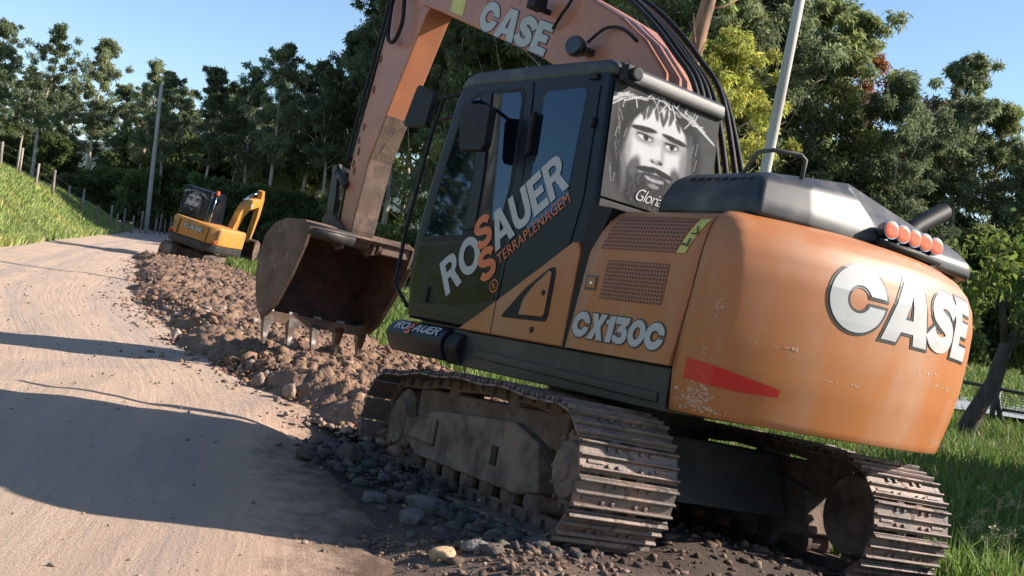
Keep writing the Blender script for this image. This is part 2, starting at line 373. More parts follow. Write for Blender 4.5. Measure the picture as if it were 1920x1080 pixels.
def lines(segs):
    out = []
    for a, b, st in segs: out += list(np.arange(a, b, st))
    return np.array(out + [segs[-1][1]])
def grid_faces(nx, ny):
    i = np.arange(nx * ny).reshape(ny, nx)
    return np.stack([i[:-1, :-1], i[:-1, 1:], i[1:, 1:], i[1:, :-1]], -1).reshape(-1, 4)
gx = lines([(-900, -120, 60), (-120, -30, 3), (-30, -8, .6), (-8, 6, .16), (6, 22, .4), (22, 80, 3), (80, 900, 60)])
gy = lines([(-200, -10, 8), (-10, 3, .6), (3, 14, .16), (14, 45, .45), (45, 130, 2.5), (130, 1500, 60)])
X, Y = np.meshgrid(gx, gy); Z = height(X, Y)
def road_r(y): return np.where(y < 12, np.interp(y, [2, 5.2, 7, 8.66, 12], [.15, -.45, -.95, -1.05, -.6]), xr(y) + .5)
Z = Z - .12 * sstep(.05, -.35, X - road_r(Y)) * sstep(.2, -.6, xl(Y) - X) * (Y > -22)           # roadbed lies a little under the road sheet
e = X - xr(Y)
soil = np.clip(sstep(3.2, 1.6, e) * sstep(-.6, .2, xl(Y) * 0 + 1) * sstep(46, 38, Y), 0, 1)
n1 = fbm(X * .6, Y * .6, 21); n2 = fbm(X * 3, Y * 3, 5)
gr = np.stack([.13 + .07 * n1, .16 + .08 * n1, .045 + .02 * n1], -1); so = np.stack([.10 + .10 * n2, .068 + .07 * n2, .05 + .052 * n2], -1)
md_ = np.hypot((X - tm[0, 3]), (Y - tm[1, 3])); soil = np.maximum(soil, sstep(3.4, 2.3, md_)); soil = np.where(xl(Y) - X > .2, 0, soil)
soil_shade = sstep(2.9, 1.9, md_)[..., None]; so = so * (1 - soil_shade) + np.stack([.035 + .04 * n2, .025 + .028 * n2, .02 + .02 * n2], -1) * soil_shade  # soil colour darkened around the machine, standing in for the shade under it
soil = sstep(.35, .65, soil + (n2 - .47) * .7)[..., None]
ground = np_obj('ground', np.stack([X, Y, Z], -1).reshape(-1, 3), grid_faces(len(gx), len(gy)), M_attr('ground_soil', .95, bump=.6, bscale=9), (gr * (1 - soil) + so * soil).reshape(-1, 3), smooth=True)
tag(ground, kind='structure')

def road_material():
    m = bpy.data.materials.new('gravel_road'); m.use_nodes = True
    n = m.node_tree.nodes; l = m.node_tree.links; b = n['Principled BSDF']; b.inputs['Roughness'].default_value = .95
    b.inputs['Specular IOR Level'].default_value = .2
    at = n.new('ShaderNodeAttribute'); at.attribute_name = 'track'          # lateral offset and length along the road, in metres
    mp = n.new('ShaderNodeMapping'); mp.inputs['Scale'].default_value = (2.6, .13, 1); l.new(at.outputs['Vector'], mp.inputs[0])
    st = n.new('ShaderNodeTexNoise'); st.inputs['Scale'].default_value = 1.6; st.inputs['Detail'].default_value = 7; st.inputs['Roughness'].default_value = .7; l.new(mp.outputs[0], st.inputs['Vector'])
    mp2 = n.new('ShaderNodeMapping'); mp2.inputs['Scale'].default_value = (9, .35, 1); l.new(at.outputs['Vector'], mp2.inputs[0])
    s2 = n.new('ShaderNodeTexNoise'); s2.inputs['Scale'].default_value = 2; s2.inputs['Detail'].default_value = 5; l.new(mp2.outputs[0], s2.inputs['Vector'])
    tc = n.new('ShaderNodeTexCoord')
    g1 = n.new('ShaderNodeTexNoise'); g1.inputs['Scale'].default_value = 55; g1.inputs['Detail'].default_value = 8; g1.inputs['Roughness'].default_value = .75; l.new(tc.outputs['Object'], g1.inputs['Vector'])
    g2 = n.new('ShaderNodeTexNoise'); g2.inputs['Scale'].default_value = .55; g2.inputs['Detail'].default_value = 4; l.new(tc.outputs['Object'], g2.inputs['Vector'])
    vo = n.new('ShaderNodeTexVoronoi'); vo.inputs['Scale'].default_value = 26; l.new(tc.outputs['Object'], vo.inputs['Vector'])
    def mr(s, a, c, x=0, y=1):
        r = n.new('ShaderNodeMapRange'); r.inputs[1].default_value = a; r.inputs[2].default_value = c; r.inputs[3].default_value = x; r.inputs[4].default_value = y; l.new(s, r.inputs[0]); return r.outputs[0]
    def mix(f, a, c, mode='MIX'):
        x = n.new('ShaderNodeMix'); x.data_type = 'RGBA'; x.blend_type = mode
        if isinstance(f, float): x.inputs[0].default_value = f
        else: l.new(f, x.inputs[0])
        for s, v in ((x.inputs[6], a), (x.inputs[7], c)):
            if isinstance(v, tuple): s.default_value = (*v, 1)
            else: l.new(v, s)
        return x.outputs[2]
    c = mix(mr(g2.outputs['Fac'], .35, .65), (.56, .375, .25), (.49, .355, .255))
    c = mix(mr(st.outputs['Fac'], .38, .70, 0, .8), c, (.38, .29, .23))
    c = mix(mr(s2.outputs['Fac'], .55, .78, 0, .35), c, (.24, .18, .145))
    c = mix(mr(g1.outputs['Fac'], .36, .64, 0, .8), c, mix(.5, c, (.60, .49, .42)), 'MIX')
    c = mix(mr(vo.outputs['Distance'], .0, .28, .35, 0), c, (.22, .17, .14))
    sx = n.new('ShaderNodeSeparateXYZ'); l.new(at.outputs['Vector'], sx.inputs[0])
    g3 = n.new('ShaderNodeTexNoise'); g3.inputs['Scale'].default_value = 5; g3.inputs['Detail'].default_value = 9; g3.inputs['Roughness'].default_value = .72; l.new(tc.outputs['Object'], g3.inputs['Vector'])
    ad = n.new('ShaderNodeMath'); ad.operation = 'MULTIPLY_ADD'; l.new(g3.outputs['Fac'], ad.inputs[0]); ad.inputs[1].default_value = -1.5; ad.inputs[2].default_value = .75
    su = n.new('ShaderNodeMath'); su.operation = 'ADD'; l.new(sx.outputs['Z'], su.inputs[0]); l.new(ad.outputs[0], su.inputs[1])
    wv = n.new('ShaderNodeTexNoise'); wv.noise_dimensions = '1D'; wv.inputs['Scale'].default_value = 1.5; wv.inputs['Detail'].default_value = 3; l.new(sx.outputs['Z'], wv.inputs['W'])
    c = mix(mr(wv.outputs['Fac'], .50, .64, 0, .55), c, (.33, .285, .26))     # wheel paths pressed grey along the road
    c = mix(mr(sx.outputs['Z'], 1.7, .5, 0, .5), c, (.52, .33, .225))
    c = mix(mr(su.outputs[0], .62, .10, 0, .97), c, (.15, .098, .07))       # spilled soil along the torn edge
    l.new(c, b.inputs['Base Color'])
    hgt = n.new('ShaderNodeMath'); hgt.operation = 'MULTIPLY_ADD'; l.new(s2.outputs['Fac'], hgt.inputs[0]); hgt.inputs[1].default_value = .7; l.new(g1.outputs['Fac'], hgt.inputs[2])
    bp = n.new('ShaderNodeBump'); bp.inputs['Strength'].default_value = .8; bp.inputs['Distance'].default_value = .035; l.new(hgt.outputs[0], bp.inputs['Height']); l.new(bp.outputs[0], b.inputs['Normal'])
    return m
ry = lines([(-25, 3, .6), (3, 14, .12), (14, 50, .35), (50, 170, 2)]); rt = np.concatenate([np.linspace(0, .7, 40)[:-1], np.linspace(.7, 1, 50)])
T_, RY = np.meshgrid(rt, ry); XL = xl(RY) + (fbm(RY * .8, RY * 0, 4) - .5) * .9; XRR = road_r(RY) + (fbm(RY * 1.3, RY * 0, 9) - .5) * .4 + (fbm(RY * 6, RY * 0, 19) - .5) * .25
RX = XL + (XRR - XL) * T_
edge = np.minimum(T_, 1 - T_)
RZ = height(RX, RY) + .012 + .05 * (fbm(RX * 2.2, RY * .35, 31) - .5) * sstep(0, .1, edge) - .05 * sstep(.015, 0, edge)
dmx = np.hypot(RX - tm[0, 3], RY - tm[1, 3])
road = np_obj('road', np.stack([RX, RY, RZ], -1).reshape(-1, 3), grid_faces(len(rt), len(ry)), road_material(), smooth=True)
ta = road.data.attributes.new('track', 'FLOAT_VECTOR', 'POINT')
ta.data.foreach_set('vector', np.stack([RX - xr(RY), RY, XRR - RX], -1).astype(np.float32).ravel())
tag(road, kind='structure')

# far hills behind the trees
hx = np.linspace(-1500, 1500, 120); hy = np.linspace(700, 1500, 14); HX, HY = np.meshgrid(hx, hy)
HZ = (35 + 75 * fbm(HX * .004, HY * .003, 12)) * np.sin(np.clip((HY - 700) / 800, 0, 1) * math.pi) - 3
hills = np_obj('hills', np.stack([HX, HY, HZ], -1).reshape(-1, 3), grid_faces(120, 14), M('far_forest', (.055, .085, .075), .95, col2=(.04, .065, .06), scale=.02), smooth=True)
tag(hills, kind='structure')

# ------------------------------------------------------------------ stones and loose soil
_ico = bmesh.new(); bmesh.ops.create_icosphere(_ico, subdivisions=1, radius=1); _ico.verts.ensure_lookup_table()
ICV = np.array([v.co[:] for v in _ico.verts]); ICF = np.array([[v.index for v in f.verts] for f in _ico.faces]); _ico.free()
_ico = bmesh.new(); bmesh.ops.create_icosphere(_ico, subdivisions=3, radius=1); _ico.verts.ensure_lookup_table()
IC3V = np.array([v.co[:] for v in _ico.verts]); IC3F = np.array([[v.index for v in f.verts] for f in _ico.faces]); _ico.free()
rng = np.random.default_rng(7)
def stones(P, S, cols, flat=.7):
    n = len(P); k = len(ICV)
    V = ICV[None] * (1 + rng.uniform(-.45, .35, (n, k, 1))) * rng.uniform(.5, 1.4, (n, 1, 3)); V[..., 2] *= flat
    a = rng.uniform(0, 6.28, n); c, s_ = np.cos(a)[:, None], np.sin(a)[:, None]
    x = V[..., 0] * c - V[..., 1] * s_; y = V[..., 0] * s_ + V[..., 1] * c
    V = np.stack([x, y, V[..., 2]], -1) * S[:, None, None] + P[:, None, :]
    F = ICF[None] + (np.arange(n) * k)[:, None, None]
    return V.reshape(-1, 3), F.reshape(-1, 3), np.repeat(cols, k, 0)
# windrow of dug-up soil
wy = lines([(7.6, 13, .042), (13, 20, .08), (20, 44, .16)]); wt = np.linspace(0, 1, 120); WT, WY = np.meshgrid(wt, wy)
W_W = np.interp(WY, [7.6, 9, 14, 30, 44], [2.2, 3.4, 4.0, 4.2, 3.0]); WX = spill(WY) + (fbm(WY * 1.1, WY * 0, 2) - .5) * .9 + W_W * WT
prof = sstep(0, .16, WT) * sstep(1, .72, WT) * sstep(7.6, 8.6, WY) * sstep(36.6, 34.5, WY)
def lump(x, y): return .20 * fbm(x * 1.1, y * 1.1, 40, 3) + .30 * np.abs(fbm(x * 2.6, y * 2.6, 41, 4) - .48) + .26 * np.abs(fbm(x * 6, y * 6, 42, 3) - .46) + .26 * np.abs(fbm(x * 12, y * 12, 43, 3) - .45)
def wtop(x, y):
    return np.maximum(height(x, y), np.where(x - xr(y) < .5, 0.0, -9)) + .0
WZ = wtop(WX, WY) + prof * (lump(WX, WY) + .02) - .03 * (1 - prof)
nn = fbm(WX * 5, WY * 5, 50); n3 = fbm(WX * 1.2, WY * 1.2, 51)
wc = np.stack([.09 + .16 * nn + .06 * n3, .055 + .10 * nn + .038 * n3, .036 + .07 * nn + .026 * n3], -1)
Vs = [np.stack([WX, WY, WZ], -1).reshape(-1, 3)]; Fq = grid_faces(len(wt), len(wy)); Fs = [np.concatenate([Fq[:, [0, 1, 2]], Fq[:, [0, 2, 3]]])]; Cs = [wc.reshape(-1, 3)]
def scatter(n, yf, tf, smin, smax, pw, base, var, sink=.25, onlump=True):
    y = yf(n); t = tf(n); w = np.interp(y, [7.6, 9, 14, 30, 44], [2.2, 3.4, 4.0, 4.2, 3.0]); x = spill(y) + w * t
    p = sstep(0, .16, t) * sstep(1, .72, t) * sstep(7.6, 8.6, y) * sstep(36.6, 34.5, y); z = wtop(x, y) + np.where(t > 0, p * lump(x, y), .01)
    s = smin + (smax - smin) * rng.random(n) ** pw; b = rng.uniform(1 - var, 1 + var, (n, 1))
    return stones(np.stack([x, y, z + s * (.5 - sink) * .25], -1), s, np.array(base)[None] * b + rng.uniform(-.012, .012, (n, 3)))
ydist = lambda n: 7.9 + 28.5 * rng.random(n) ** 1.9
for args in ((11000, ydist, lambda n: rng.uniform(.0, .97, n), .010, .06, 3.5, (.215, .132, .088), .45),
             (450, lambda n: 8.4 + 12 * rng.random(n) ** 1.3, lambda n: rng.uniform(.02, .6, n), .02, .105, 3.2, (.19, .118, .08), .45),
             (15000, lambda n: 7.9 + 7 * rng.random(n) ** 1.2, lambda n: rng.uniform(.0, .97, n), .007, .055, 3.4, (.215, .132, .088), .45),
             (150, lambda n: 8.6 + 8 * rng.random(n), lambda n: rng.uniform(.02, .3, n), .02, .085, 2, (.30, .25, .215), .35),
             (700, lambda n: 8.2 + 24 * rng.random(n) ** 1.5, lambda n: -np.abs(rng.normal(0, .07, n)), .008, .045, 3, (.25, .17, .125), .4)):
    v, f, c = scatter(*args); Fs.append(f + sum(len(q) for q in Vs)); Vs.append(v); Cs.append(c)
# rubble lying beside the left track, and the torn edge in front of the camera
n = 900; t = rng.random(n); u_ = np.clip(rng.normal(.35, .42, n), -.25, 1.3)
px_ = -.9 + 1.55 * t; py_ = 8.0 - 2.75 * t; x = px_ - .42 * u_ - .12 + rng.normal(0, .05, n); y = py_ - .22 * u_ + rng.normal(0, .08, n)
s = .007 + .055 * rng.random(n) ** 4; z = np.maximum(height(x, y), 0) + s * .2
v, f, c = stones(np.stack([x, y, z], -1), s, np.array((.088, .076, .068))[None] * rng.uniform(.6, 1.35, (n, 1)) + rng.uniform(-.012, .012, (n, 3)))
Fs.append(f + sum(len(q) for q in Vs)); Vs.append(v); Cs.append(c)
n = 900; x = rng.uniform(-.75, .9, n); y = 5.28 - .28 * (x + .5) + np.abs(rng.normal(0, .22, n)) * rng.choice([-1, .6], n)
s = .004 + .022 * rng.random(n) ** 4; z = height(x, y) + s * .2
v, f, c = stones(np.stack([x, y, z], -1), s, np.array((.19, .125, .09))[None] * rng.uniform(.6, 1.3, (n, 1)))
Fs.append(f + sum(len(q) for q in Vs)); Vs.append(v); Cs.append(c)
n = 2600; x = rng.uniform(-.2, 2.9, n); y = rng.uniform(4.5, 7.2, n); s = .005 + .036 * rng.random(n) ** 5
v, f, c = stones(np.stack([x, y, height(x, y) + s * .15], -1), s, np.array((.12, .08, .058))[None] * rng.uniform(.45, 1.5, (n, 1)))
Fs.append(f + sum(len(q) for q in Vs)); Vs.append(v); Cs.append(c)
n = 3200; y = 3 + 22 * rng.random(n) ** 1.4; x = xl(y) + (xr(y) - xl(y)) * rng.random(n); s = .004 + .017 * rng.random(n) ** 5
v, f, c = stones(np.stack([x, y, np.maximum(height(x, y), 0) + .012 + s * .2], -1), s, np.array((.30, .22, .17))[None] * rng.uniform(.5, 1.3, (n, 1)))
Fs.append(f + sum(len(q) for q in Vs)); Vs.append(v); Cs.append(c)
tag(np_obj('loose_soil', np.concatenate(Vs), np.concatenate(Fs), STONEM, np.concatenate(Cs)), 'loose brown soil, clods and rubble dug up along the road edge', 'soil', kind='stuff')
def rock(x, y, r, col, label, sq=(1, 1, .75), seed=1, lift=.35):
    g = np.random.default_rng(seed); d = IC3V
    off = 1 + .22 * np.sin(d @ g.normal(0, 2.2, 3) + 1) + .16 * np.sin(d @ g.normal(0, 4, 3)) + .05 * g.normal(0, 1, len(d))
    for k in range(7):
        nv = g.normal(0, 1, 3); nv /= np.linalg.norm(nv); h = d @ nv; off = np.where(h * off > .72, .72 / np.maximum(h, .3), off)
    V = d * off[:, None] * np.array(sq) * r
    o = np_obj('rock', V, IC3F, STONEM, np.array(col)[None] * g.uniform(.8, 1.2, (len(V), 1)))
    z = float(np.maximum(height(x, y), 0) if x < .3 else height(x, y)); o.location = (x, y, z + r * lift)
    tag(o, label, 'rock', 'rocks lying on the dug soil')
rock(-.14, 5.07, .062, (.42, .29, .17), 'yellowish sunlit rock at the shadow edge in the near foreground', (1.25, .9, .7), 3)
rock(.02, 5.15, .06, (.17, .15, .138), 'pale grey angular rock just right of the yellowish foreground rock', (1.3, .9, .7), 4)
rock(-.36, 5.72, .075, (.12, .112, .108), 'grey rock in the shade beside the near track, largest of the rubble', (1.1, 1, .85), 5)
rock(-.30, 6.15, .085, (.13, .12, .115), 'broad dark grey rock among rubble close below the track frame', (1.4, 1, .7), 6)
rock(-.62, 6.2, .065, (.14, .13, .125), 'flat grey rock on the road side of the rubble pile', (1.4, 1, .6), 8)
rock(-.96, 7.45, .10, (.09, .065, .055), 'dark muddy boulder under the front end of the near track', (1.2, 1, .8), 9)
rock(-1.22, 7.2, .075, (.10, .075, .06), 'dark earth clod alone on the shaded road left of the track', (1.3, 1, .6), 10)
rock(-3.95, 12.9, .085, (.40, .31, .26), 'pinkish white stone standing on the far edge of the soil heap', (.7, .8, 1.1), 11, .9)
rock(-1.85, 9.6, .095, (.28, .20, .15), 'tall pale brown stone in front of the soil heap edge', (.75, .8, 1.1), 12, .8)
rock(-2.25, 10.1, .085, (.24, .17, .125), 'rounded tan stone behind the tall pale brown stone', (1, .9, .9), 13, .8)

# ------------------------------------------------------------------ grass
def blades(x, y, h, w, col, lean=.45, zf=height):
    n = len(x); z = zf(x, y) - .02; a = rng.uniform(0, 6.28, n); b = rng.uniform(0, 6.28, n); L = lean * h * rng.random(n)
    sx, sy = np.cos(a) * w / 2, np.sin(a) * w / 2; dx, dy = np.cos(b) * L, np.sin(b) * L
    P = np.stack([np.stack([x - sx, y - sy, z], -1), np.stack([x + sx, y + sy, z], -1),
                  np.stack([x - sx * .7 + dx * .35, y - sy * .7 + dy * .35, z + h * .6], -1), np.stack([x + sx * .7 + dx * .35, y + sy * .7 + dy * .35, z + h * .6], -1),
                  np.stack([x + dx, y + dy, z + h], -1)], 1)
    F = np.array([[0, 1, 3], [0, 3, 2], [2, 3, 4]])[None] + (np.arange(n) * 5)[:, None, None]
    return P.reshape(-1, 3), F.reshape(-1, 3), np.repeat(col, 5, 0)
def gcol(n, base, dry, pd):
    c = np.array(base)[None] * rng.uniform(.55, 1.4, (n, 1)); k = rng.random(n) < pd
    c[k] = np.array(dry)[None] * rng.uniform(.6, 1.2, (k.sum(), 1)); return c
def grass(parts, label):
    V = []; F = []; C = []; b = 0
    for v, f, c in parts: V.append(v); F.append(f + b); C.append(c); b += len(v)
    tag(np_obj('grass', np.concatenate(V), np.concatenate(F), GRASSM, np.concatenate(C)), label, 'grass', kind='stuff')
def keep(x, y, m): return x[m], y[m]
parts = []
n = 120000; y = 5.5 + 20 * rng.random(n) ** 1.15; x = 1.4 + rng.random(n) * (2.5 + y * .62)
mx = tm[0, 0] * (x - tm[0, 3]) + tm[1, 0] * (y - tm[1, 3]); my = tm[0, 1] * (x - tm[0, 3]) + tm[1, 1] * (y - tm[1, 3])
x, y = keep(x, y, ((np.abs(mx) > 2.1) | (np.abs(my) > 1.5)) & (my < -1.45 + .5 * fbm(x, y, 77)) & (fbm(x * 1.6, y * 1.6, 70) > .33)); n = len(x)
parts.append(blades(x, y, (.16 + .30 * rng.random(n)) * (.55 + .9 * fbm(x * .8, y * .8, 71)), .011 + .009 * rng.random(n) + y * .0006, gcol(n, (.14, .23, .045), (.34, .31, .13), .10), .8))
n = 60000; y = 11 + 32 * rng.random(n) ** 1.2; x = spill(y) + 3.3 + rng.random(n) ** 1.2 * 14
m_ = np.hypot(x - .9, y - 7.3) > 3.6; x, y = keep(x, y, m_ & (fbm(x * .7, y * .7, 72) > .36)); n = len(x)
parts.append(blades(x, y, .15 + .35 * rng.random(n), .02 + .0012 * y, gcol(n, (.11, .17, .03), (.26, .22, .10), .15), .8))
n = 60000; y = 24 + 26 * rng.random(n); x = 2 + rng.random(n) * (8 + y * .75); parts.append(blades(x, y, .2 + .4 * rng.random(n), .05 + .0012 * y, gcol(n, (.14, .21, .045), (.32, .28, .12), .15), .9))
grass(parts, 'lush green grass behind and right of the big excavator')
parts = []
n = 210000; y = 16 + 74 * rng.random(n) ** 1.25; e_ = rng.random(n) ** 1.1 * 15 - .35; x = xl(y) - e_
x, y = keep(x, y, x > -.62 * y - 3); n = len(x)
bc = gcol(n, (.24, .32, .09), (.48, .44, .22), .18)
pk = fbm(x * .25, y * .25, 73) > .56; bc[pk] = bc[pk] * np.array([1.35, 1.15, 1.1])
parts.append(blades(x, y, .14 + .26 * rng.random(n), .016 + .0010 * y, bc, .9))
grass(parts, 'sunlit yellow green grass covering the bank left of the road')

# ------------------------------------------------------------------ trees
def leafcloud(cl, per, L, Wd, g, droop=.6, base=(.075, .115, .035), var=.35, flat=.75, warm=None):
    cl = np.asarray(cl, float); n = len(cl) * per; C = np.repeat(cl[:, :3], per, 0); r = np.repeat(cl[:, 3], per)
    p = g.normal(0, 1, (n, 3)); p /= np.linalg.norm(p, axis=1)[:, None] + 1e-6; p *= (g.random(n) ** .45)[:, None]
    p[:, 2] *= flat; C = C + p * r[:, None]
    a = g.normal(0, 1, (n, 3)); a[:, 2] -= droop * 1.6; a /= np.linalg.norm(a, axis=1)[:, None]
    b = np.cross(a, g.normal(0, 1, (n, 3))); b /= np.linalg.norm(b, axis=1)[:, None] + 1e-6
    l = (L * g.uniform(.6, 1.35, n))[:, None]; w = (Wd * g.uniform(.7, 1.3, n))[:, None]
    V = np.stack([C, C + a * l * .45 + b * w * .5, C + a * l, C + a * l * .45 - b * w * .5], 1)
    ct = np.repeat(g.uniform(1 - var, 1 + var, len(cl)), per)[:, None] * g.uniform(.7, 1.3, (n, 1))
    col = np.array(base)[None] * ct; col[:, 0] *= g.uniform(.85, 1.25, n)
    if warm is not None:
        k = np.repeat(warm, per); col[k] = np.array((.30, .13, .055))[None] * g.uniform(.6, 1.3, (k.sum(), 1))
    return V.reshape(-1, 3), np.arange(n * 4).reshape(-1, 4), np.repeat(col, 4, 0)
def make_tree(name, seed, H, crown0, spread, nl, cpl, per, L, Wd, bark, base, tr=.017, flat=.75, rc=(.55, 1.15), warm=False, topround=.9):
    g = np.random.default_rng(seed); rd = random.Random(seed)
    root = empty(name); mb = MB(); cl = []; wm = []
    bend = [(0, 0)]
    for k in range(8): bend.append((bend[-1][0] + g.normal(0, .012) * H, bend[-1][1] + g.normal(0, .012) * H))
    def tp(z):
        i = np.clip(z / H * 8, 0, 7.999); k = int(i); f = i - k
        return Vector((bend[k][0] * (1 - f) + bend[k + 1][0] * f, bend[k][1] * (1 - f) + bend[k + 1][1] * f, z))
    zs = [H * k / 10 for k in range(10)] + [H * .97]
    mb.tube([tp(max(z, -.0)) - Vector((0, 0, .3 if z == 0 else 0)) for z in zs], [H * tr * (1 - .93 * z / H) + .012 for z in zs], 8)
    for k in range(nl):
        f = crown0 + (1 - crown0) * ((k + rd.random()) / nl) * .97
        q = (f - crown0) / (1 - crown0); ln = H * spread * (math.sin(min(1, q * topround + .18) * math.pi) ** .7 * .85 + .2) * rd.uniform(.55, 1.2)
        az = k * 2.4 + rd.uniform(-.6, .6); el = R(rd.uniform(18, 55)); p0 = tp(f * H)
        d = Vector((math.cos(az) * math.cos(el), math.sin(az) * math.cos(el), math.sin(el)))
        p1 = p0 + d * ln * .55; p2 = p1 + (d + Vector((0, 0, .25))).normalized() * ln * .5
        mb.tube([p0, p1, p2], [H * tr * .32 * (1.15 - f), H * tr * .18 * (1.15 - f) + .008, .008], 5)
        for c in range(cpl):
            t = rd.uniform(.35, 1.1); p = p0 + (p2 - p0) * t + Vector((rd.gauss(0, 1), rd.gauss(0, 1), rd.gauss(0, .7))) * ln * .22
            r = rd.uniform(*rc) * (1 - .35 * q) * H / 16
            cl.append((p.x, p.y, p.z, r)); wm.append(warm and abs(q - .62) < .22 and math.cos(az - .4) > .1)
    p = tp(H * .97); cl.append((p.x, p.y, p.z - .1, .5 * H / 16)); wm.append(False)
    v, f, c = leafcloud(cl, per, L, Wd, g, base=base, flat=flat, warm=np.array(wm) if warm else None)
    mb.build('trunk', bark, root); np_obj('crown', v, f, LEAF, c, parent=root)
    return root
EU = (.18, .23, .12); EB = (.235, .28, .11)
slim = [make_tree('eucalyptus_tree', 100 + i, 16, .36 + .06 * (i % 3), .15, 40, 3, 120, .30, .095, BARK, EU, .0115, .75, (.30, .68), topround=.86) for i in range(5)]
full = [make_tree('eucalyptus_tree', 200 + i, 16, .14, .21, 58, 3, 190, .32, .085, BARK, EB if i % 2 else EU, .014, .8, (.40, .88), warm=(i == 3)) for i in range(4)]
bush = [make_tree('shrub', 300 + i, 4.2, .05, .42, 22, 3, 170, .30, .12, BARKD, (.12, .165, .055), .02, .8, (1.5, 2.6)) for i in range(3)]
used = set()
def plant(proto, x, y, s, label, group, cat='tree', rz=None, sz=1.0, z=None):
    o = proto if proto.name not in used else copy_tree(proto); used.add(proto.name if o is proto else o.name)
    o.location = (x, y, float(height(x, y)) - .05 if z is None else z); o.rotation_euler = (0, 0, rng.uniform(0, 6.28) if rz is None else rz); o.scale = (s, s, s * sz)
    tag(o, label, cat, group); return o
def at(px, py, d):       # world point seen at a pixel of the 1920 wide photo, at depth y = d
    cx, cy = (px - 960) / 2000.34, -(py - 540) / 2000.34
    r = cam.matrix_basis.to_3x3() @ Vector((cx, cy, -1)); r = r * (d / r.y); return Vector((r.x, r.y, 1.5 + r.z))
def plant_to(proto, px, pytop, d, label, group, **k):       # a tree whose top reaches the given pixel
    p = at(px, pytop, d); x = p.x + (.0 if pytop > 0 else 0); g = float(height(x, d)); H = 16 if 'tree' in proto.name else 4.4
    return plant(proto, x, d, max(.15, (p.z - g) / H), label, group, **k)
G1 = 'slender eucalyptus in the row beyond the left grass bank'; L1 = 'slender pale trunked eucalyptus in the row beyond the left grass bank'
tops = [(-70, 60, 92), (-20, 55, 96), (22, 45, 90), (100, 42, 88), (60, 125, 104), (150, 150, 108), (200, 72, 92), (240, 160, 106), (280, 112, 98), (330, 135, 90), (365, 165, 104), (415, 128, 86),
        (452, 165, 98), (500, 130, 88), (540, 85, 84), (575, 150, 96), (606, 115, 86), (640, 130, 82), (672, 190, 92), (310, 180, 112), (130, 165, 116), (10, 120, 112), (180, 190, 112), (265, 165, 114), (345, 185, 110), (395, 165, 108), (435, 160, 112), (480, 165, 110), (520, 150, 104), (85, 150, 118), (40, 150, 116)]
for i, (px, py, d) in enumerate(tops):
    if i == 3: lb = 'tallest slender eucalyptus of the left row, with open crown of dark tufts'
    elif i == 6: lb = 'slender eucalyptus with a rounded top standing alone against sky in the left row'
    else: lb = L1
    plant_to(slim[i % 5], px, py, d, lb, G1 if lb is L1 else None)
G2 = 'eucalyptus trees of the dark wood behind the excavators'; L2 = 'dense eucalyptus in the dark wood behind the two excavators'
for i, (px, py, d) in enumerate([(760, -30, 90), (815, -60, 86), (850, -110, 82), (900, -60, 88), (945, -90, 80), (960, -40, 84), (1010, -120, 78), (1075, -70, 80), (1130, -150, 72), (1190, -110, 74), (1240, -160, 68),
                                 (470, 230, 94), (505, 260, 90), (530, 205, 92), (560, 250, 96), (590, 225, 94), (620, 180, 90), (640, 225, 92), (660, 250, 96), (690, 120, 90), (715, -10, 88), (735, 90, 94), (765, 60, 88), (850, 100, 92), (940, 90, 92), (1040, 60, 90), (735, -60, 84), (790, -40, 80), (870, -20, 78), (680, 60, 86)]):
    plant_to(full[i % 3] if i in (2, 4, 6, 8, 9, 10) else slim[i % 5], px, py, d, L2, G2)
G3 = 'tall leafy eucalyptus behind the big excavator on the right'; L3 = 'tall leafy eucalyptus in the wood right behind the big excavator'
for i, (px, py, d) in enumerate([(1300, -140, 50), (1370, -60, 48), (1430, -90, 52), (1500, -40, 49), (1560, -20, 53), (1650, 20, 50), (1705, 130, 47), (1745, 265, 52), (1790, 190, 56), (1850, 110, 50), (1900, 190, 54), (1955, 250, 49),
                                 (2010, 200, 52), (1620, 210, 56), (1340, 150, 58), (1460, 160, 58), (1690, 280, 58), (2080, 260, 50)]):
    if i == 5: lb, pr, k = 'tall eucalyptus with rusty dead foliage high on its right side', full[3], dict(rz=0)
    elif i == 9: lb, pr, k = 'tall open eucalyptus near the right edge with a domed top against sky', slim[2], {}
    else: lb, pr, k = L3, full[i % 3], {}
    plant_to(pr, px, py, d * 1.27, lb, G3 if lb is L3 else None, **k)
lime = make_tree('eucalyptus_tree', 404, 16, .12, .23, 58, 3, 190, .32, .085, BARK, (.27, .31, .07), .014, .8, (.40, .88))
plant_to(lime, 1362, 55, 55, 'yellow green leafy tree directly behind the pale concrete pole and cab', None)
plant_to(lime, 1255, 60, 60, 'yellow green leafy tree rising behind the boom knee left of the bare leaning trunk', None)
G4 = 'undergrowth shrubs along the foot of the wood'; L4 = 'dense green shrub in the undergrowth at the foot of the wood'
sh = [(px, 300 - .02 * px + 45 * math.sin(px * 1.3), 100) for px in range(-20, 700, 40)] + [(px, 285 + 50 * math.sin(px * .7), 112) for px in range(0, 720, 52)] + [(px, 330 - .06 * px, 88) for px in range(-20, 320, 48)] + [(px, 345 + (px - 470) * .18, 80) for px in range(400, 760, 46)] + \
     [(px, 420 + (px - 700) * .1, 55) for px in range(720, 1120, 60)] + [(px, 420 + (px - 1300) * .14 + 30 * math.sin(px), 52) for px in range(1290, 2060, 52)] + [(px, 350 + (px - 1300) * .14 + 30 * math.cos(px), 59) for px in range(1320, 2060, 70)]
for i, (px, py, d) in enumerate(sh): plant_to(bush[i % 3], px, py, d + (i * 7 % 5), L4, G4, cat='shrub')
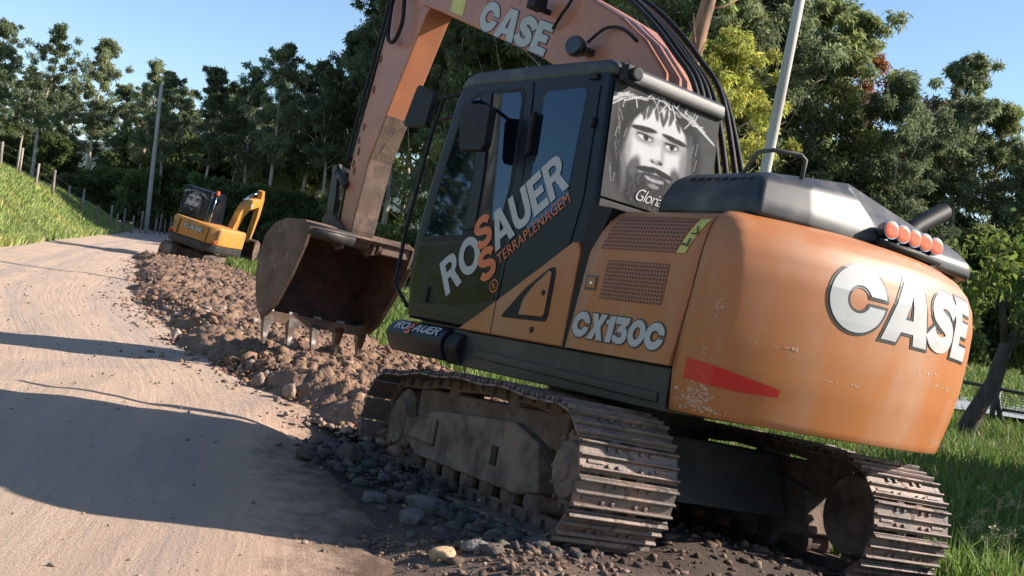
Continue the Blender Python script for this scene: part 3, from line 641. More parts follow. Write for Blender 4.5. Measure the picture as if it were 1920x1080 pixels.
# trees beyond the left frame edge: the cab windows mirror them
for i, (x, y) in enumerate([(-33, 22), (-40, 16), (-36, 8), (-44, 2), (-38, 28), (-46, 24), (-35, -4), (-42, 11), (-48, -10)]):
    plant(slim[i % 5] if i % 2 else bush[i % 3], x, y, .5 if i % 2 else 1.5, 'tree on the grass bank out of view left of the road', 'trees on the bank beyond the left edge')
# bent dark tree at the right edge and its leaves
bt = empty('leaning_tree', loc=(7.75, 17.5, -.35)); mb = MB()
pth = [(-.2, 0, -.2), (.05, 0, .5), (.3, 0, 1.1), (.45, .1, 1.7), (.95, .1, 2.35), (1.7, .2, 2.9), (2.6, .3, 3.3)]
mb.tube(pth, [.16, .145, .13, .115, .09, .06, .03], 10); mb.tube([pth[3], (.2, -.1, 2.3), (.0, -.2, 3.0)], [.07, .05, .02], 8); mb.tube([pth[4], (1.1, -.2, 3.0), (1.5, -.3, 3.6)], [.05, .035, .015], 7)
mb.build('trunk', BARKD, bt)
g = np.random.default_rng(5); cl = [(a + g.normal(0, .3), g.normal(0, .4), b + g.normal(0, .25), g.uniform(.25, .5)) for a, b in ((.1, 3.0), (.5, 3.3), (1.0, 2.9), (1.5, 3.5), (1.9, 3.0), (2.4, 3.5), (.8, 2.0), (1.5, 2.2), (2.2, 2.6), (2.8, 3.2), (0, 2.5), (1.2, 1.5), (2, 1.9)) for _ in range(2)]
v, f, c = leafcloud(cl, 130, .17, .075, g, base=(.11, .16, .035)); np_obj('crown', v, f, LEAF, c, parent=bt)
tag(bt, 'dark bent tree trunk leaning right beside the metal railing', 'tree')
# leaning bare trunk behind the cab
d0 = at(1277, 190, 40); d1 = at(1345, -60, 40); dv = (d1 - d0).normalized(); gz = float(height(4.3, 40)); b0 = d0 - dv * ((d0.z - gz) / dv.z)
mb = MB(); mb.tube([b0 + dv * k for k in (-.4, 3, 6, 9, 12, 15, 18)], [.42, .39, .36, .33, .29, .22, .12], 10); g = np.random.default_rng(2)
for k in (9.5, 11, 12.5, 14): p = b0 + dv * k; q = Vector((g.normal(0, 1), g.normal(0, .5), .6)).normalized(); mb.tube([p, p + q * .7, p + q * 1.5 + Vector((0, 0, .3))], [.07, .045, .015], 6)
tag(mb.build('dead_tree', DEADBARK), 'bare leaning reddish brown tree trunk rising behind the cab roof', 'tree')
# shrub beyond the right frame edge; it shades the grass in the corner
for (x, y, sc_, lb) in ((9.6, 11.0, .82, 'leafy shrub just beyond the right edge of the view'), (8.9, 9.0, .78, 'second leafy shrub beyond the right edge, nearer the camera'), (10.8, 12.6, .8, 'third leafy shrub beyond the right edge, nearest the railing')): plant(bush[0], x, y, sc_, lb, None, cat='shrub')
# seeding weeds in the right corner
WEEDM = M('dry_weed', (.34, .33, .19), .8, col2=(.26, .28, .12), scale=12)
for i, (px, py, d) in enumerate(((1820, 960, 8.2), (1865, 935, 8.6), (1885, 990, 8.0), (1850, 985, 7.7))):
    p = at(px, py, d); gz = float(height(p.x, d)); mb = MB(); g = np.random.default_rng(20 + i); hgt = max(.3, p.z - gz); wd = empty('weed_plant', loc=(p.x, d, gz))
    cl = []
    mb.tube([(0, 0, -.03), (.02, 0, hgt * .5), (.05, .02, hgt)], [.005, .004, .002], 5)
    for k in range(7):
        zz = hgt * g.uniform(.55, 1); q = Vector((g.normal(0, .07), g.normal(0, .07), .06)); b_ = Vector((.04 * zz / hgt, 0, zz)); mb.tube([b_, b_ + q], [.003, .002], 4); e_ = b_ + q; cl.append((*e_, .022))
    v, f, c = leafcloud(cl, 22, .03, .014, g, droop=0, base=(.36, .34, .20)); mb.add(v.tolist(), f.tolist())
    mb.build('stem', WEEDM, wd)
    tag(wd, 'thin weed with pale seed heads in the shaded grass corner', 'weed', 'seeding weeds in the right corner grass')

# ------------------------------------------------------------------ poles, fences
def pole(name, p_base, p_top, r0, r1, label, mat=CONCRETE):
    b = Vector(p_base); t = Vector(p_top); mb = MB(); d = t - b
    root = empty(name, loc=b); mb.tube([d * -.04, d * .35, d * .7, d], [r0, r0 * .65 + r1 * .35, r0 * .3 + r1 * .7, r1], 12); mb.build('shaft', mat, root)
    tag(root, label, 'pole'); return root
a = at(279, 395, 75); b = at(303, 158, 75); a.z = float(height(a.x, 75)); pole('utility_pole', a, b, .17, .11, 'grey concrete utility pole at the far end of the grass bank')
a = at(1435, 320, 24); b = at(1512, -60, 24); dv = (b - a).normalized(); a = a - dv * ((a.z + .35) / dv.z); pole('utility_pole', a, b + dv * .8, .145, .105, 'tall pale concrete pole rising behind the engine hood')
pole('utility_pole', (-12.6, 11.2, 2.6), (-12.0, 12.2, 8.6), .14, .10, 'brown wooden pole on the bank out of view left of the road', WOOD)
fn = empty('wire_fence', loc=(-20, 50, 2.5)); pts = []
for px, py, d in [(-60, 270, 44), (-30, 283, 46), (2, 296, 48), (38, 303, 50), (70, 318, 52), (102, 333, 54), (133, 342, 57), (160, 347, 60), (188, 355, 62), (212, 366, 64), (225, 374, 66), (238, 378, 68), (254, 384, 70), (268, 392, 72), (295, 398, 76), (304, 402, 78), (313, 404, 80), (322, 407, 82)]:
    p = at(px, py, d); p.z = float(height(p.x, d)); pts.append(p)
for i, p in enumerate(pts):
    MB().tube([p - fn.location + Vector((0, 0, -.2)), p - fn.location + Vector((.05 * math.sin(i * 5), 0, 1.35 + .2 * math.sin(i * 3)))], [.075, .06], 7).build('post', WOOD, fn)
for h_ in (.45, .85, 1.2): MB().tube([p - fn.location + Vector((0, -.08, h_)) for p in pts], .008, 4).build('wire', RAILM, fn)
tag(fn, 'wooden post and wire fence along the top of the left bank', 'fence')
rl = empty('metal_railing', loc=at(1850, 800, 20)); o_ = rl.location.copy(); P0 = at(1838, 722, 20.2) - o_; P1 = at(1990, 752, 19.2) - o_; Q0 = at(1880, 768, 20) - o_; Q1 = at(1990, 786, 19.2) - o_
MB().tube([P0 + (P0 - P1) * .5, P0, P1], .035, 8).build('top_rail', RAILM, rl); MB().tube([Q0, Q1], .028, 8).build('lower_rail', RAILM, rl)
T = at(1872, 735, 20) - o_
for sx in (-1, 1): MB().tube([T + Vector((sx * -.03, 0, .05)), T + Vector((sx * .05, 0, -.28)), at(1855 if sx < 0 else 1882, 815, 20) - o_], [.05, .055, .045], 7).build('leg', RAILM, rl)
mbm = MB()
for k in range(26):
    t = k / 25; p = P0 + (P1 - P0) * t; mbm.tube([p, p - Vector((0, 0, .42))], .004, 4)
for k in range(8): mbm.tube([P0 - Vector((0, 0, .05 * k + .05)), P1 - Vector((0, 0, .05 * k + .05))], .004, 4)
mbm.build('wire_mesh', RAILM, rl); tag(rl, 'dark metal railing with crossed legs and wire mesh at the right edge', 'railing')
py0 = np.array([[6.5, 21.5], [30, 19.5], [34, 26.5], [7.2, 25.5]]); yv = [(x, y, float(height(x, y)) * 0 - .05) for x, y in py0]
yd = MB().add(yv, [(0, 1, 2, 3)]).build('paved_yard', M('pale_paving', (.30, .31, .33), .8, col2=(.25, .26, .28), scale=1.5)); tag(yd, kind='structure')

# ------------------------------------------------------------------ big excavator
EX = empty('excavator', TM); BH = TM.inverted() @ HM
tag(EX, 'large orange and black crawler excavator, its dirty bucket held over the dug soil', 'excavator')
def hp(mb, name, mats, bevel=0, label=None, seg=2, angle=32): return mb.build(name, mats, EX, BH, bevel, seg, label, angle)
def sp(mb, name, mats, parent, bevel=0, label=None): return mb.build(name, mats, parent, None, bevel, 2, label)

# tracks
def track_path(L=1.743, r=.36, n=400):
    pts = []; c = L - r
    for k in range(60): pts.append((-c + 2 * c * k / 60, 0.0))
    for k in range(60): a = -math.pi / 2 + math.pi * k / 60; pts.append((c + r * math.cos(a), r + r * math.sin(a)))
    for k in range(60):
        x = c - 2 * c * k / 60; q = (x / c); pts.append((x, 2 * r + .055 * (1 - q * q) - .014 * math.sin((q + 1) * math.pi * 2) ** 2))
    for k in range(60): a = math.pi / 2 + math.pi * k / 60; pts.append((-c + r * math.cos(a), r + r * math.sin(a)))
    return np.array(pts)
TP = track_path(); seg = np.linalg.norm(np.roll(TP, -1, 0) - TP, axis=1); cum = np.concatenate([[0], np.cumsum(seg)]); TPc = np.vstack([TP, TP[:1]])
def on_track(s):
    s = s % cum[-1]; x = np.interp(s, cum, TPc[:, 0]); z = np.interp(s, cum, TPc[:, 1]); s2 = (s + .02) % cum[-1]
    x2 = np.interp(s2, cum, TPc[:, 0]); z2 = np.interp(s2, cum, TPc[:, 1]); return x, z, math.atan2(z2 - z, x2 - x)
NS = 42; pitch = cum[-1] / NS
shoe = MB(); shoe.box((0, 0, -.012), (pitch * .90, .60, .016))
for gx_, hh in ((-pitch * .36, .026), (0, .021), (pitch * .36, .024)):
    shoe.prism([(gx_ - .011, -.022), (gx_ + .011, -.022), (gx_ + .006, -.022 - hh), (gx_ - .006, -.022 - hh)], -.30, .30)
for yy in (-.13, -.07, .07, .13):
    for xx in (-.045, .045): shoe.box((xx, yy, -.026), (.022, .022, .014))
for yy in (-.205, .205): shoe.box((.03, yy, -.0235), (.02, .10, .007))
clay = M('clay_on_track', (.30, .205, .16), .9, col2=(.20, .135, .105), scale=14, bump=.4, bscale=70)
shoe_me = None
for side in (1, -1):
    yc = .995 * side
    ch = MB(); V_ = []
    inner = []; 
    for k in range(120):
        x, z, a = on_track(cum[-1] * k / 120); nx, nz = -math.sin(a), math.cos(a); V_.append((x + nx * .005, z + nz * .005)); inner.append((x + nx * .085, z + nz * .085))
    n_ = 120
    for y0, y1 in ((-.10, -.05), (.05, .10)):
        vs = [(x, yc + y0, z) for x, z in V_] + [(x, yc + y1, z) for x, z in V_] + [(x, yc + y0, z) for x, z in inner] + [(x, yc + y1, z) for x, z in inner]
        for k in range(n_):
            j = (k + 1) % n_; ch.add([vs[i] for i in (k, j, n_ + j, n_ + k, 2 * n_ + k, 2 * n_ + j, 3 * n_ + j, 3 * n_ + k)], [(0, 3, 2, 1), (4, 5, 6, 7), (0, 1, 5, 4), (3, 7, 6, 2)])
    for k in range(NS):
        x, z, a = on_track(pitch * (k + .5)); ch.box((x - math.sin(a) * .045, yc, z + math.cos(a) * .045), (.045, .25, .045))
    chain = ch.build('crawler_track', MUDSTEEL, EX, label='dusty far crawler track, partly sunlit at its rear' if side < 0 else 'near crawler track in the shade, clay caked at its rear')
    for k in range(NS):
        x, z, a = on_track(pitch * k + (.05 if side > 0 else .11))
        if shoe_me is None:
            so_ = shoe.build('track_shoe', SHOEM, chain, None, .003, 1); shoe_me = so_
        else: so_ = shoe_me.copy(); COL.objects.link(so_); so_.parent = chain
        so_.matrix_basis = Matrix.Translation((x, yc, z + 0)) @ Matrix.Rotation(-a, 4, 'Y') @ Matrix.Translation((0, 0, .024))
    tf = MB(); yo = 1.13 * side; yi = .86 * side
    tf.prism([(-1.05, .20), (-.95, .47), (-.6, .56), (.55, .52), (.95, .46), (1.1, .40), (1.1, .26), (.9, .17), (-.8, .15)], min(yo, yi), max(yo, yi))
    tf.prism([(.55, .46), (.9, .44), (1.12, .42), (1.12, .29), (.55, .27)], min(yo, yo + .03 * side), max(yo, yo + .03 * side))
    tfo = tf.build('track_frame', CLAYSTEEL, EX, None, .015)
    MB().box((0, .99 * side, .55), (2.3, .16, .21)).build('frame_web', MUDSTEEL, tfo, None, .02)
    MB().box((-.42, yo + .004 * side, .33), (.085, .012, .12)).build('frame_slot', RUBBER, tfo, None, .004)
    MB().disc((1.37, .88 * side, .375), (0, side, 0), [(.29, 0), (.29, .06), (.25, .09), (.25, .20), (.18, .235), (.17, .255), (.05, .265)], 36).build('idler_wheel', CLAYSTEEL, tfo, None, .006)
    sk = MB(); sk.disc((-1.37, .87 * side, .375), (0, side, 0), [(.24, .0), (.27, .10), (.27, .14), (.24, .16), (.24, .225), (.215, .24), (.165, .245), (.15, .29), (.07, .30), (.06, .315)], 36)
    for k in range(21):
        a = 2 * math.pi * k / 21; sk.box((-1.37 + .285 * math.cos(a), .99 * side, .375 + .285 * math.sin(a)), (.05, .05, .045), 0, Matrix.Rotation(-a, 3, 'Y'))
    for k in range(14):
        a = 2 * math.pi * k / 14; sk.disc((-1.37 + .205 * math.cos(a), 1.105 * side, .375 + .205 * math.sin(a)), (0, side, 0), [(.017, 0), (.016, .03)], 6)
    sk.build('drive_sprocket', CLAYSTEEL, tfo, None, .006)
    for k in range(7): MB().disc((-.93 + .31 * k, .87 * side, .135), (0, side, 0), [(.075, 0), (.095, .02), (.095, .05), (.07, .07), (.07, .17), (.095, .19), (.095, .22), (.05, .25)], 18).build('track_roller', MUDSTEEL, tfo)
    for xx in (-.45, .5): MB().disc((xx, .87 * side, .66), (0, side, 0), [(.055, 0), (.075, .03), (.075, .2), (.05, .22)], 16).build('carrier_roller', MUDSTEEL, tfo)
uc = MB(); uc.prism([(-1.0, .26), (-.85, .66), (.85, .66), (1.0, .26)], -.70, .70)
for sx in (-1, 1):
    for sy in (-1, 1): uc.tube([(.35 * sx, .3 * sy, .45), (.62 * sx, .92 * sy, .38)], [.20, .17], 8)
uc.build('undercarriage_frame', DECK, EX, None, .02)
MB().disc((0, 0, .60), (0, 0, 1), [(.60, 0), (.60, .1), (.55, .1), (.55, .26)], 48).build('slewing_ring', RUBBER, EX, None, .006)

# house deck and side panels (house frame: x forward, y left, z up)
dk = MB(); dk.prism([(.62, 1.095), (.62, .93), (.45, .86), (-1.46, .86), (-1.46, 1.095)], -1.12, 1.13); dk.prism([(.30, .99), (.30, .935), (-1.40, .90), (-1.40, .955)], 1.13, 1.145); dk.box((-.15, .02, 1.15), (2.5, 2.12, .14)); dk.prism([(1.2, 1.09), (1.25, .95), (.62, .9), (.62, 1.09)], -1.1, .3)
hp(dk, 'house_deck', DECK, .012)
MB_ = MB()
fu = lambda z: -.625 - .10 * (z - 1.1) / .83
ru = lambda z: -1.472 - .10 * (z - 1.1) / .83 - .05 * math.sin(min(1, max(0, (z - 1.1) / .83)) * math.pi) * .35
zs = [1.105, 1.3, 1.5, 1.68, 1.80, 1.87, 1.92, 1.95, 1.965]; vv = [1.17, 1.17, 1.17, 1.168, 1.158, 1.14, 1.105, 1.05, .85]
vs = []; 
for z, v_ in zip(zs, vv):
    f0 = fu(z) - max(0, z - 1.70) * .42
    vs += [(f0 + (ru(z) - f0) * k / 8, v_, z) for k in range(9)]
nr = len(zs)
fs = [(i * 9 + k, i * 9 + k + 1, (i + 1) * 9 + k + 1, (i + 1) * 9 + k) for i in range(nr - 1) for k in range(8)]
vb = [(p[0], -1.1 if i == nr - 1 else .6, p[2]) for i, p in ((j // 9, vs[j]) for j in range(nr * 9))]
pan = MB(); pan.add(vs, fs, 0, True)
for k in (0, 8):        # end walls
    loop = [vs[i * 9 + k] for i in range(nr)] + [(vs[(nr - 1) * 9 + k][0], .5, 1.965), (vs[k][0], .5, 1.105)]; pan.add(loop, [list(range(len(loop)))])
pan.add([vs[(nr - 1) * 9], vs[(nr - 1) * 9 + 8], (-1.6, -1.15, 1.975), (-.8, -1.15, 1.975)], [(0, 1, 2, 3)])
SPN = hp(pan, 'side_panel', PAINT)
def vent(z0, z1, f0, f1, r0, r1):
    t = []
    for z in np.linspace(z0, z1, 7):
        q = (z - z0) / (z1 - z0); vz = np.interp(z, zs, vv) + .004; t += [(f0 + (f1 - f0) * q + (r0 - f0 + (r1 - r0 - f1 + f0) * q) * k / 4, vz, z) for k in range(5)]
    m_ = MB(); m_.add(t, [(i * 5 + k, i * 5 + k + 1, (i + 1) * 5 + k + 1, (i + 1) * 5 + k) for i in range(6) for k in range(4)]); sp(m_, 'vent_grille', GRILLE, SPN)
vent(1.705, 1.905, -.78, -.86, -1.375, -1.465); vent(1.415, 1.64, -.85, -.86, -1.345, -1.355)
st = MB(); q = [(-1.385, 1.705), (-1.45, 1.705), (-1.555, 1.895), (-1.485, 1.905)]
zz_ = np.linspace(1.705, 1.90, 8)
st.add([(a + (b - a) * (z - 1.705) / .195, np.interp(z, zs, vv) + .006, z) for z in zz_ for a, b in ((-1.385, -1.485), (-1.45, -1.555))], [(2 * k, 2 * k + 1, 2 * k + 3, 2 * k + 2) for k in range(7)], 0)
st.add([(u, np.interp(z, zs, vv) + .014, z) for u, z in ((-1.462, 1.81), (-1.515, 1.81), (-1.50, 1.862))], [(0, 1, 2)], 1)
st.add([(u, np.interp(z, zs, vv) + .016, z) for u, z in ((-1.474, 1.817), (-1.505, 1.817), (-1.497, 1.848))], [(0, 1, 2)], 0)
st.add([(u, np.interp(z, zs, vv) + .014, z) for u, z in ((-1.45, 1.742), (-1.463, 1.737), (-1.478, 1.785), (-1.466, 1.79))], [(0, 1, 2, 3)], 1)
st.add([(u, np.interp(z, zs, vv) + .014, z) for u, z in ((-1.418, 1.745), (-1.448, 1.748), (-1.448, 1.76), (-1.418, 1.757))], [(0, 1, 2, 3)], 1)
sp(st, 'warning_sticker', [YELLOWV, BLACKV], SPN)
lt = MB(); lt.box((-.755, 1.168, 1.50), (.10, .012, .085)); lt.box((-.76, 1.176, 1.50), (.07, .006, .06), 1); lt.disc((-.765, 1.178, 1.497), (0, 1, 0), [(.012, 0), (.01, .006)], 14, 2); sp(lt, 'panel_latch', [DARKBODY, PAINT, CHROME], SPN, .002)
wd = MB(); put_heavy(wd, 'CX130C', lambda x, y, o: (-.655 - x, 1.172 + o, 1.178 + y - x * .012), .75, .15, .055, .0, .14)
sp(wd, 'lettering', [WHITE, BLACKV], SPN)
# black gap behind the cab and seam
hp(MB().prism([(-.575, 1.10), (-.62, 1.10), (-.73, 1.78), (-.80, 1.95), (-.60, 1.97), (-.60, 1.72)], .3, 1.150), 'rear_pillar_seal', RUBBER)

# counterweight
RZP = [(.880, -.092), (.886, -.086), (1.0, -.058), (1.12, -.030), (1.3, -.004), (1.5, .010), (1.66, .012), (1.78, -.008), (1.86, -.045), (1.92, -.10), (1.96, -.17), (1.985, -.26), (2.0, -.40)]
CWR = 2.115
def cw_pt(phi, z, off=0.0):
    dr = float(np.interp(z, [a for a, _ in RZP], [b for _, b in RZP])); Rr = CWR + dr; hw = 1.17 + min(0, dr) * .55 + (0 if dr > -.03 else 0)
    s_ = abs(math.sin(phi)); rs = hw / max(s_, 1e-4)
    k = .10; hmin = max(0, min(1, .5 + .5 * (rs - Rr) / k)); r = rs * (1 - hmin) + Rr * hmin - k * hmin * (1 - hmin) + off
    return (-r * math.cos(phi), r * math.sin(phi), z)
def front_u(z): return ru(z) - .014 if z > 1.1 else -1.486
cwm = MB(); NP = 96; vs = []
zl = []
for (a, _), (b, _) in zip(RZP[:-1], RZP[1:]): zl += list(np.linspace(a, b, 4)[:-1])
zl.append(RZP[-1][0])
for z in zl:
    fu_ = -front_u(z); ph = math.atan2(1.17, fu_)
    for _ in range(8):
        p = cw_pt(ph, z); ph += (-p[0] - fu_) * .4
    for k in range(NP + 1): vs.append(cw_pt(ph + (-ph - ph) * k / NP, z))
n1_ = NP + 1; nz = len(zl)
cwm.add(vs, [(i * n1_ + k, i * n1_ + k + 1, (i + 1) * n1_ + k + 1, (i + 1) * n1_ + k) for i in range(nz - 1) for k in range(NP)], 0, True)
cwm.add(vs, [[i * n1_ for i in range(nz)] + [i * n1_ + NP for i in range(nz)][::-1]])
top = vs[(nz - 1) * n1_:]; cwm.add(top + [(-1.2, 0, 2.03)], [(k, k + 1, n1_) for k in range(NP)] + [(NP, 0, n1_)]); bot = vs[:n1_]; cwm.add(bot, [list(range(n1_))[::-1]])
# worn pale paint on the lower left corner and scratches
g = np.random.default_rng(3)
for (ph, z, n_, a, b) in ((34.4, .955, 26, .9, .03), (33.8, 1.0, 18, 1.0, .035), (32.5, .92, 16, 1.8, .012), (34.5, 1.2, 5, .2, .05), (33.8, 1.42, 3, .2, .03), (-6, 1.33, 7, 2.2, .006), (-12, 1.27, 6, 2.4, .006), (-20, .955, 14, 2.2, .010), (12, 1.18, 5, 3, .004), (24, 1.3, 5, 3, .004)):
    for k in range(n_ * 3):
        p0 = R(ph + g.normal(0, a)); z0 = z + g.normal(0, b); w = R(abs(g.normal(0, .14)) + .03); hh = abs(g.normal(0, .0035)) + .0012
        m_ = [cw_pt(p0 + w * math.cos(t), min(max(z0 + hh * math.sin(t) * g.uniform(.6, 1.3), .895), 1.9), .002) for t in np.linspace(0, 6.28, 8)[:-1]]; cwm.add(m_, [list(range(7))], 1)
CW = hp(cwm, 'counterweight', [PAINT, M('bare_scratched_paint', (.42, .33, .27), .6, col2=(.46, .30, .20), scale=20)])
cl_ = MB(); put_heavy(cl_, 'CASE', lambda x, y, o: cw_pt(R(18.2) - x / CWR, 1.452 + y, .002 + o), 1.40, .35, .045, .0, 0, 0, 1, .003, .035); sp(cl_, 'lettering', [WHITE, BLACKV], CW)
rf = MB(); N = 16; zt = np.linspace(1.075, 1.145, 0 + N + 1); tv = []
for k in range(N + 1):
    q = k / N; ph = R(36.2 - 13.6 * q); tv += [cw_pt(ph, 1.055 - .012 * q + .012 * math.sin(q * 3.1) * -1, .004), cw_pt(ph, 1.165 - .082 * q, .004)]
rf.add(tv, [(2 * k, 2 * k + 2, 2 * k + 3, 2 * k + 1) for k in range(N)]); sp(rf, 'red_reflector', REDV, CW)

# engine hood
hd = MB(); t0 = [(-.93, 2.195), (-1.66, 2.215)]
def hood_ring(pts): return pts
low = [(-.93, .93), (-1.70, .95), (-1.80, .62), (-1.82, .20), (-1.86, .09), (-1.88, -.86), (-1.80, -.98), (-.93, -1.0)]
mid = [(-.985, .90), (-1.66, .90), (-1.745, .60), (-1.765, .19), (-1.785, .10), (-1.80, -.84), (-1.74, -.94), (-.95, -.94)]
zt_ = [2.205, 2.215, 2.23, 2.26, 2.165, 2.155, 2.14, 2.17]
tin = [(-1.04, .82), (-1.60, .80), (-1.68, .52), (-1.69, .22), (-1.72, .08), (-1.72, -.78), (-1.66, -.86), (-1.02, -.86)]
vs = [(u, v_, 1.965) for u, v_ in low] + [(u, v_, 2.05) for u, v_ in low] + [(u, v_, z - .03) for (u, v_), z in zip(mid, zt_)] + [(u, v_, z + .025) for (u, v_), z in zip(tin, zt_)]
hd.add(vs, [(i * 8 + k, i * 8 + (k + 1) % 8, (i + 1) * 8 + (k + 1) % 8, (i + 1) * 8 + k) for i in range(3) for k in range(8)] + [[24 + k for k in range(8)], [k for k in range(8)][::-1]])
HD = hp(hd, 'engine_hood', HOODP, .028, seg=3, angle=10)
sl = MB()
for k in range(8):
    u = -1.11 - .062 * k; sl.add([(u, .908, 2.178), (u - .035, .908, 2.178), (u - .052, .846, 2.208), (u - .017, .846, 2.208)], [(0, 1, 2, 3)])
sp(sl, 'air_slots', RUBBER, HD)
sp(MB().tube([(-1.66, .60, 2.20), (-1.67, .60, 2.35), (-1.66, .63, 2.372), (-1.55, .74, 2.375), (-1.50, .80, 2.35), (-1.42, .82, 2.20)], .013, 8), 'handrail', RAILM, HD)
ex = MB(); ex.tube([(-1.40, -.72, 2.05), (-1.40, -.80, 2.20), (-1.40, -.95, 2.31), (-1.40, -1.24, 2.475)], [.05, .052, .055, .062], 18, cap=False); ex.tube([(-1.40, -1.24, 2.475), (-1.40, -.98, 2.33)], [.052, .05], 18)
hp(ex, 'exhaust_pipe', RUBBER)
lb = MB(); lb.tube([(-1.90, .16, 1.995), (-1.93, -.16, 1.995), (-1.90, -.46, 1.995)], .022, 8); lb.box((-1.88, .10, 1.98), (.06, .05, .06)); lb.box((-1.88, -.40, 1.98), (.06, .05, .06))
LB = hp(lb, 'light_bracket', RUBBER)
for k in range(5):
    c = Vector((-1.885, .075 - .115 * k, 2.075)); ax = (-.93, .25, .05)
    m_ = MB(); m_.disc(c, ax, [(.025, -.05), (.048, -.02), (.053, .03), (.053, .045), (.046, .045)], 22, 0); m_.disc(c, ax, [(.048, .043), (.047, .050), (.03, .053)], 22, 1); m_.box(c + Vector((0, 0, -.06)), (.02, .03, .05), 0)
    sp(m_, 'round_lamp', [CHROME, AMBER], LB)

# cab
prof = [(-.585, 1.10), (-.56, 1.55), (-.60, 1.80), (-.625, 2.0), (-.575, 2.5), (-.56, 2.78), (-.50, 2.85), (.17, 2.875), (.93, 2.90), (1.06, 2.86), (1.13, 2.74), (1.18, 2.5), (1.27, 2.1), (1.33, 1.7), (1.32, 1.45), (1.24, 1.12)]
cb = MB()
def cabf(p, t): return (p[0], t, p[1])
cb.prism(prof, .19, 1.13)
CAB = hp(cb, 'cab', CABPAINT, .035, seg=3, angle=50)
rfm = MB(); rfm.prism([(-.60, 2.775), (-.585, 2.85), (-.50, 2.885), (.2, 2.915), (.9, 2.935), (1.04, 2.90), (1.10, 2.82)], .17, 1.135); sp(rfm, 'cab_roof', HOODP, CAB, .03)
VC = 1.1315
def panel(name, pts, th, mats, parent=CAB, bevel=.004, base=VC, label=None):
    return sp(MB().prism(pts, base, base + th), name, mats, parent, bevel, label)
door = panel('door', [(.17, 1.30), (.13, 2.0), (.20, 2.72), (.22, 2.80), (.92, 2.84), (1.05, 2.77), (1.11, 2.5), (1.22, 2.0), (1.27, 1.62), (1.22, 1.18), (.38, 1.16)], .006, CABPAINT)
def glass(pts, parent, base): return MB().prism(pts, base, base + .002).build('window_pane', GLASS, parent, None, .001)
seal = panel('window_seal', [(.265, 1.83), (.235, 2.1), (.275, 2.72), (.32, 2.765), (.84, 2.775), (.985, 2.70), (1.04, 2.5), (1.15, 2.05), (1.22, 1.68), (.62, 1.72)], .0025, RUBBER, CAB, .002, VC + .006)
B2 = VC + .0085
glass([(.70, 1.86), (.72, 2.2), (.80, 2.735), (.93, 2.71), (.98, 2.62), (1.02, 2.5), (1.12, 2.05), (1.185, 1.72), (.71, 1.745)], CAB, B2)
glass([(.29, 1.86), (.26, 2.1), (.30, 2.68), (.335, 2.735), (.64, 2.745), (.55, 2.2), (.535, 1.85)], CAB, B2)
MB().prism([(.60, 1.26), (.20, 1.33), (.20, 1.62), (.21, 1.80), (.60, 1.695), (1.215, 1.65), (1.235, 1.5), (1.19, 1.23)], VC + .0065, VC + .0085).build('lower_pane', M('dark_film_pane', (.006, .009, .008), .16, spec=.13, dirt=(.03, .03, .025), dscale=3, dlo=.5, dhi=.8), CAB, None, .001)
panel('window_divider', [(.56, 1.80), (.575, 2.2), (.66, 2.755), (.775, 2.755), (.69, 2.2), (.68, 1.78)], .010, CABPAINT, CAB, .003, VC + .0085)
glass([(-.345, 1.98), (-.35, 2.25), (-.36, 2.68), (-.33, 2.71), (.03, 2.715), (.065, 2.68), (.05, 2.3), (.04, 1.86), (-.02, 1.80)], CAB, VC + .0065)
panel('door_handle', [(.105, 2.28), (.075, 2.3), (.09, 2.58), (.125, 2.56)], .045, RUBBER, CAB, .012, VC + .01)
panel('door_lock', [(1.05, 1.25), (.98, 1.25), (.98, 1.36), (1.05, 1.36)], .006, RUBBER, CAB, .003, VC + .017)
hw = MB()
for z in (1.5, 2.45): hw.tube([(-.47, VC + .01, z), (-.47, VC + .01, z + .06)], .014, 8)
hw.box((-.40, VC + .01, 2.775), (.07, .02, .035)); sp(hw, 'hinge', RUBBER, CAB)
panel('rear_side_panel', [(.155, 1.32), (.125, 2.0), (.18, 2.74), (-.47, 2.72), (-.50, 2.0), (-.45, 1.72), (-.30, 1.62)], .006, CABPAINT)
# lettering on the cab: baseline climbs towards the rear
dX = Vector((-.82, 0, .572)).normalized(); dY = Vector((.572, 0, .82)).normalized(); O = Vector((.755, VC + .0115, 1.305))
def cfn(x0, y0, off=0): return lambda x, y: O + dX * (x0 + x) + dY * (y0 + y) + Vector((0, off, 0))
cw_ = MB()
cpl = lambda x0, y0, lf=0.0: (lambda x, y, o: O + dX * (x0 + x) + dY * (y0 + y) + Vector((0, o + lf, 0)))
put_heavy(cw_, 'ro', cpl(0, 0), .445, .275, None, .03, 0, 0, 0, 0); put_heavy(cw_, 'auer', cpl(.585, 0, .0005), .775, .275, None, .04, 0, 0, 0, 0)
put_heavy(cw_, 's', cpl(.425, .095, .0015), .18, .24, None, 0, 0, 1, 1, 0); put_heavy(cw_, 's', cpl(.395, -.145, .0025), .18, .24, None, 0, 0, 1, 1, 0)
word(cw_, 'TERRAPLENAGEM', cfn(.59, -.10), .745, .075, 1, .0, 0, 1.05)
a_ = [(.045 * math.cos(t), .045 * math.sin(t)) for t in np.linspace(0, 6.283, 25)[:-1]]; b_ = [(.037 * math.cos(t), .037 * math.sin(t)) for t in np.linspace(0, 6.283, 25)[:-1]]
pr = [cfn(.50, -.21)(x, y) for x, y in a_] + [cfn(.50, -.21)(x, y) for x, y in b_]; cw_.add(pr, [(k, (k + 1) % 24, 24 + (k + 1) % 24, 24 + k) for k in range(24)], 1); word(cw_, 'R', cfn(.485, -.235), .03, .045, 1, .0)
sp(cw_, 'lettering', [WHITE, ORANGEV], CAB)
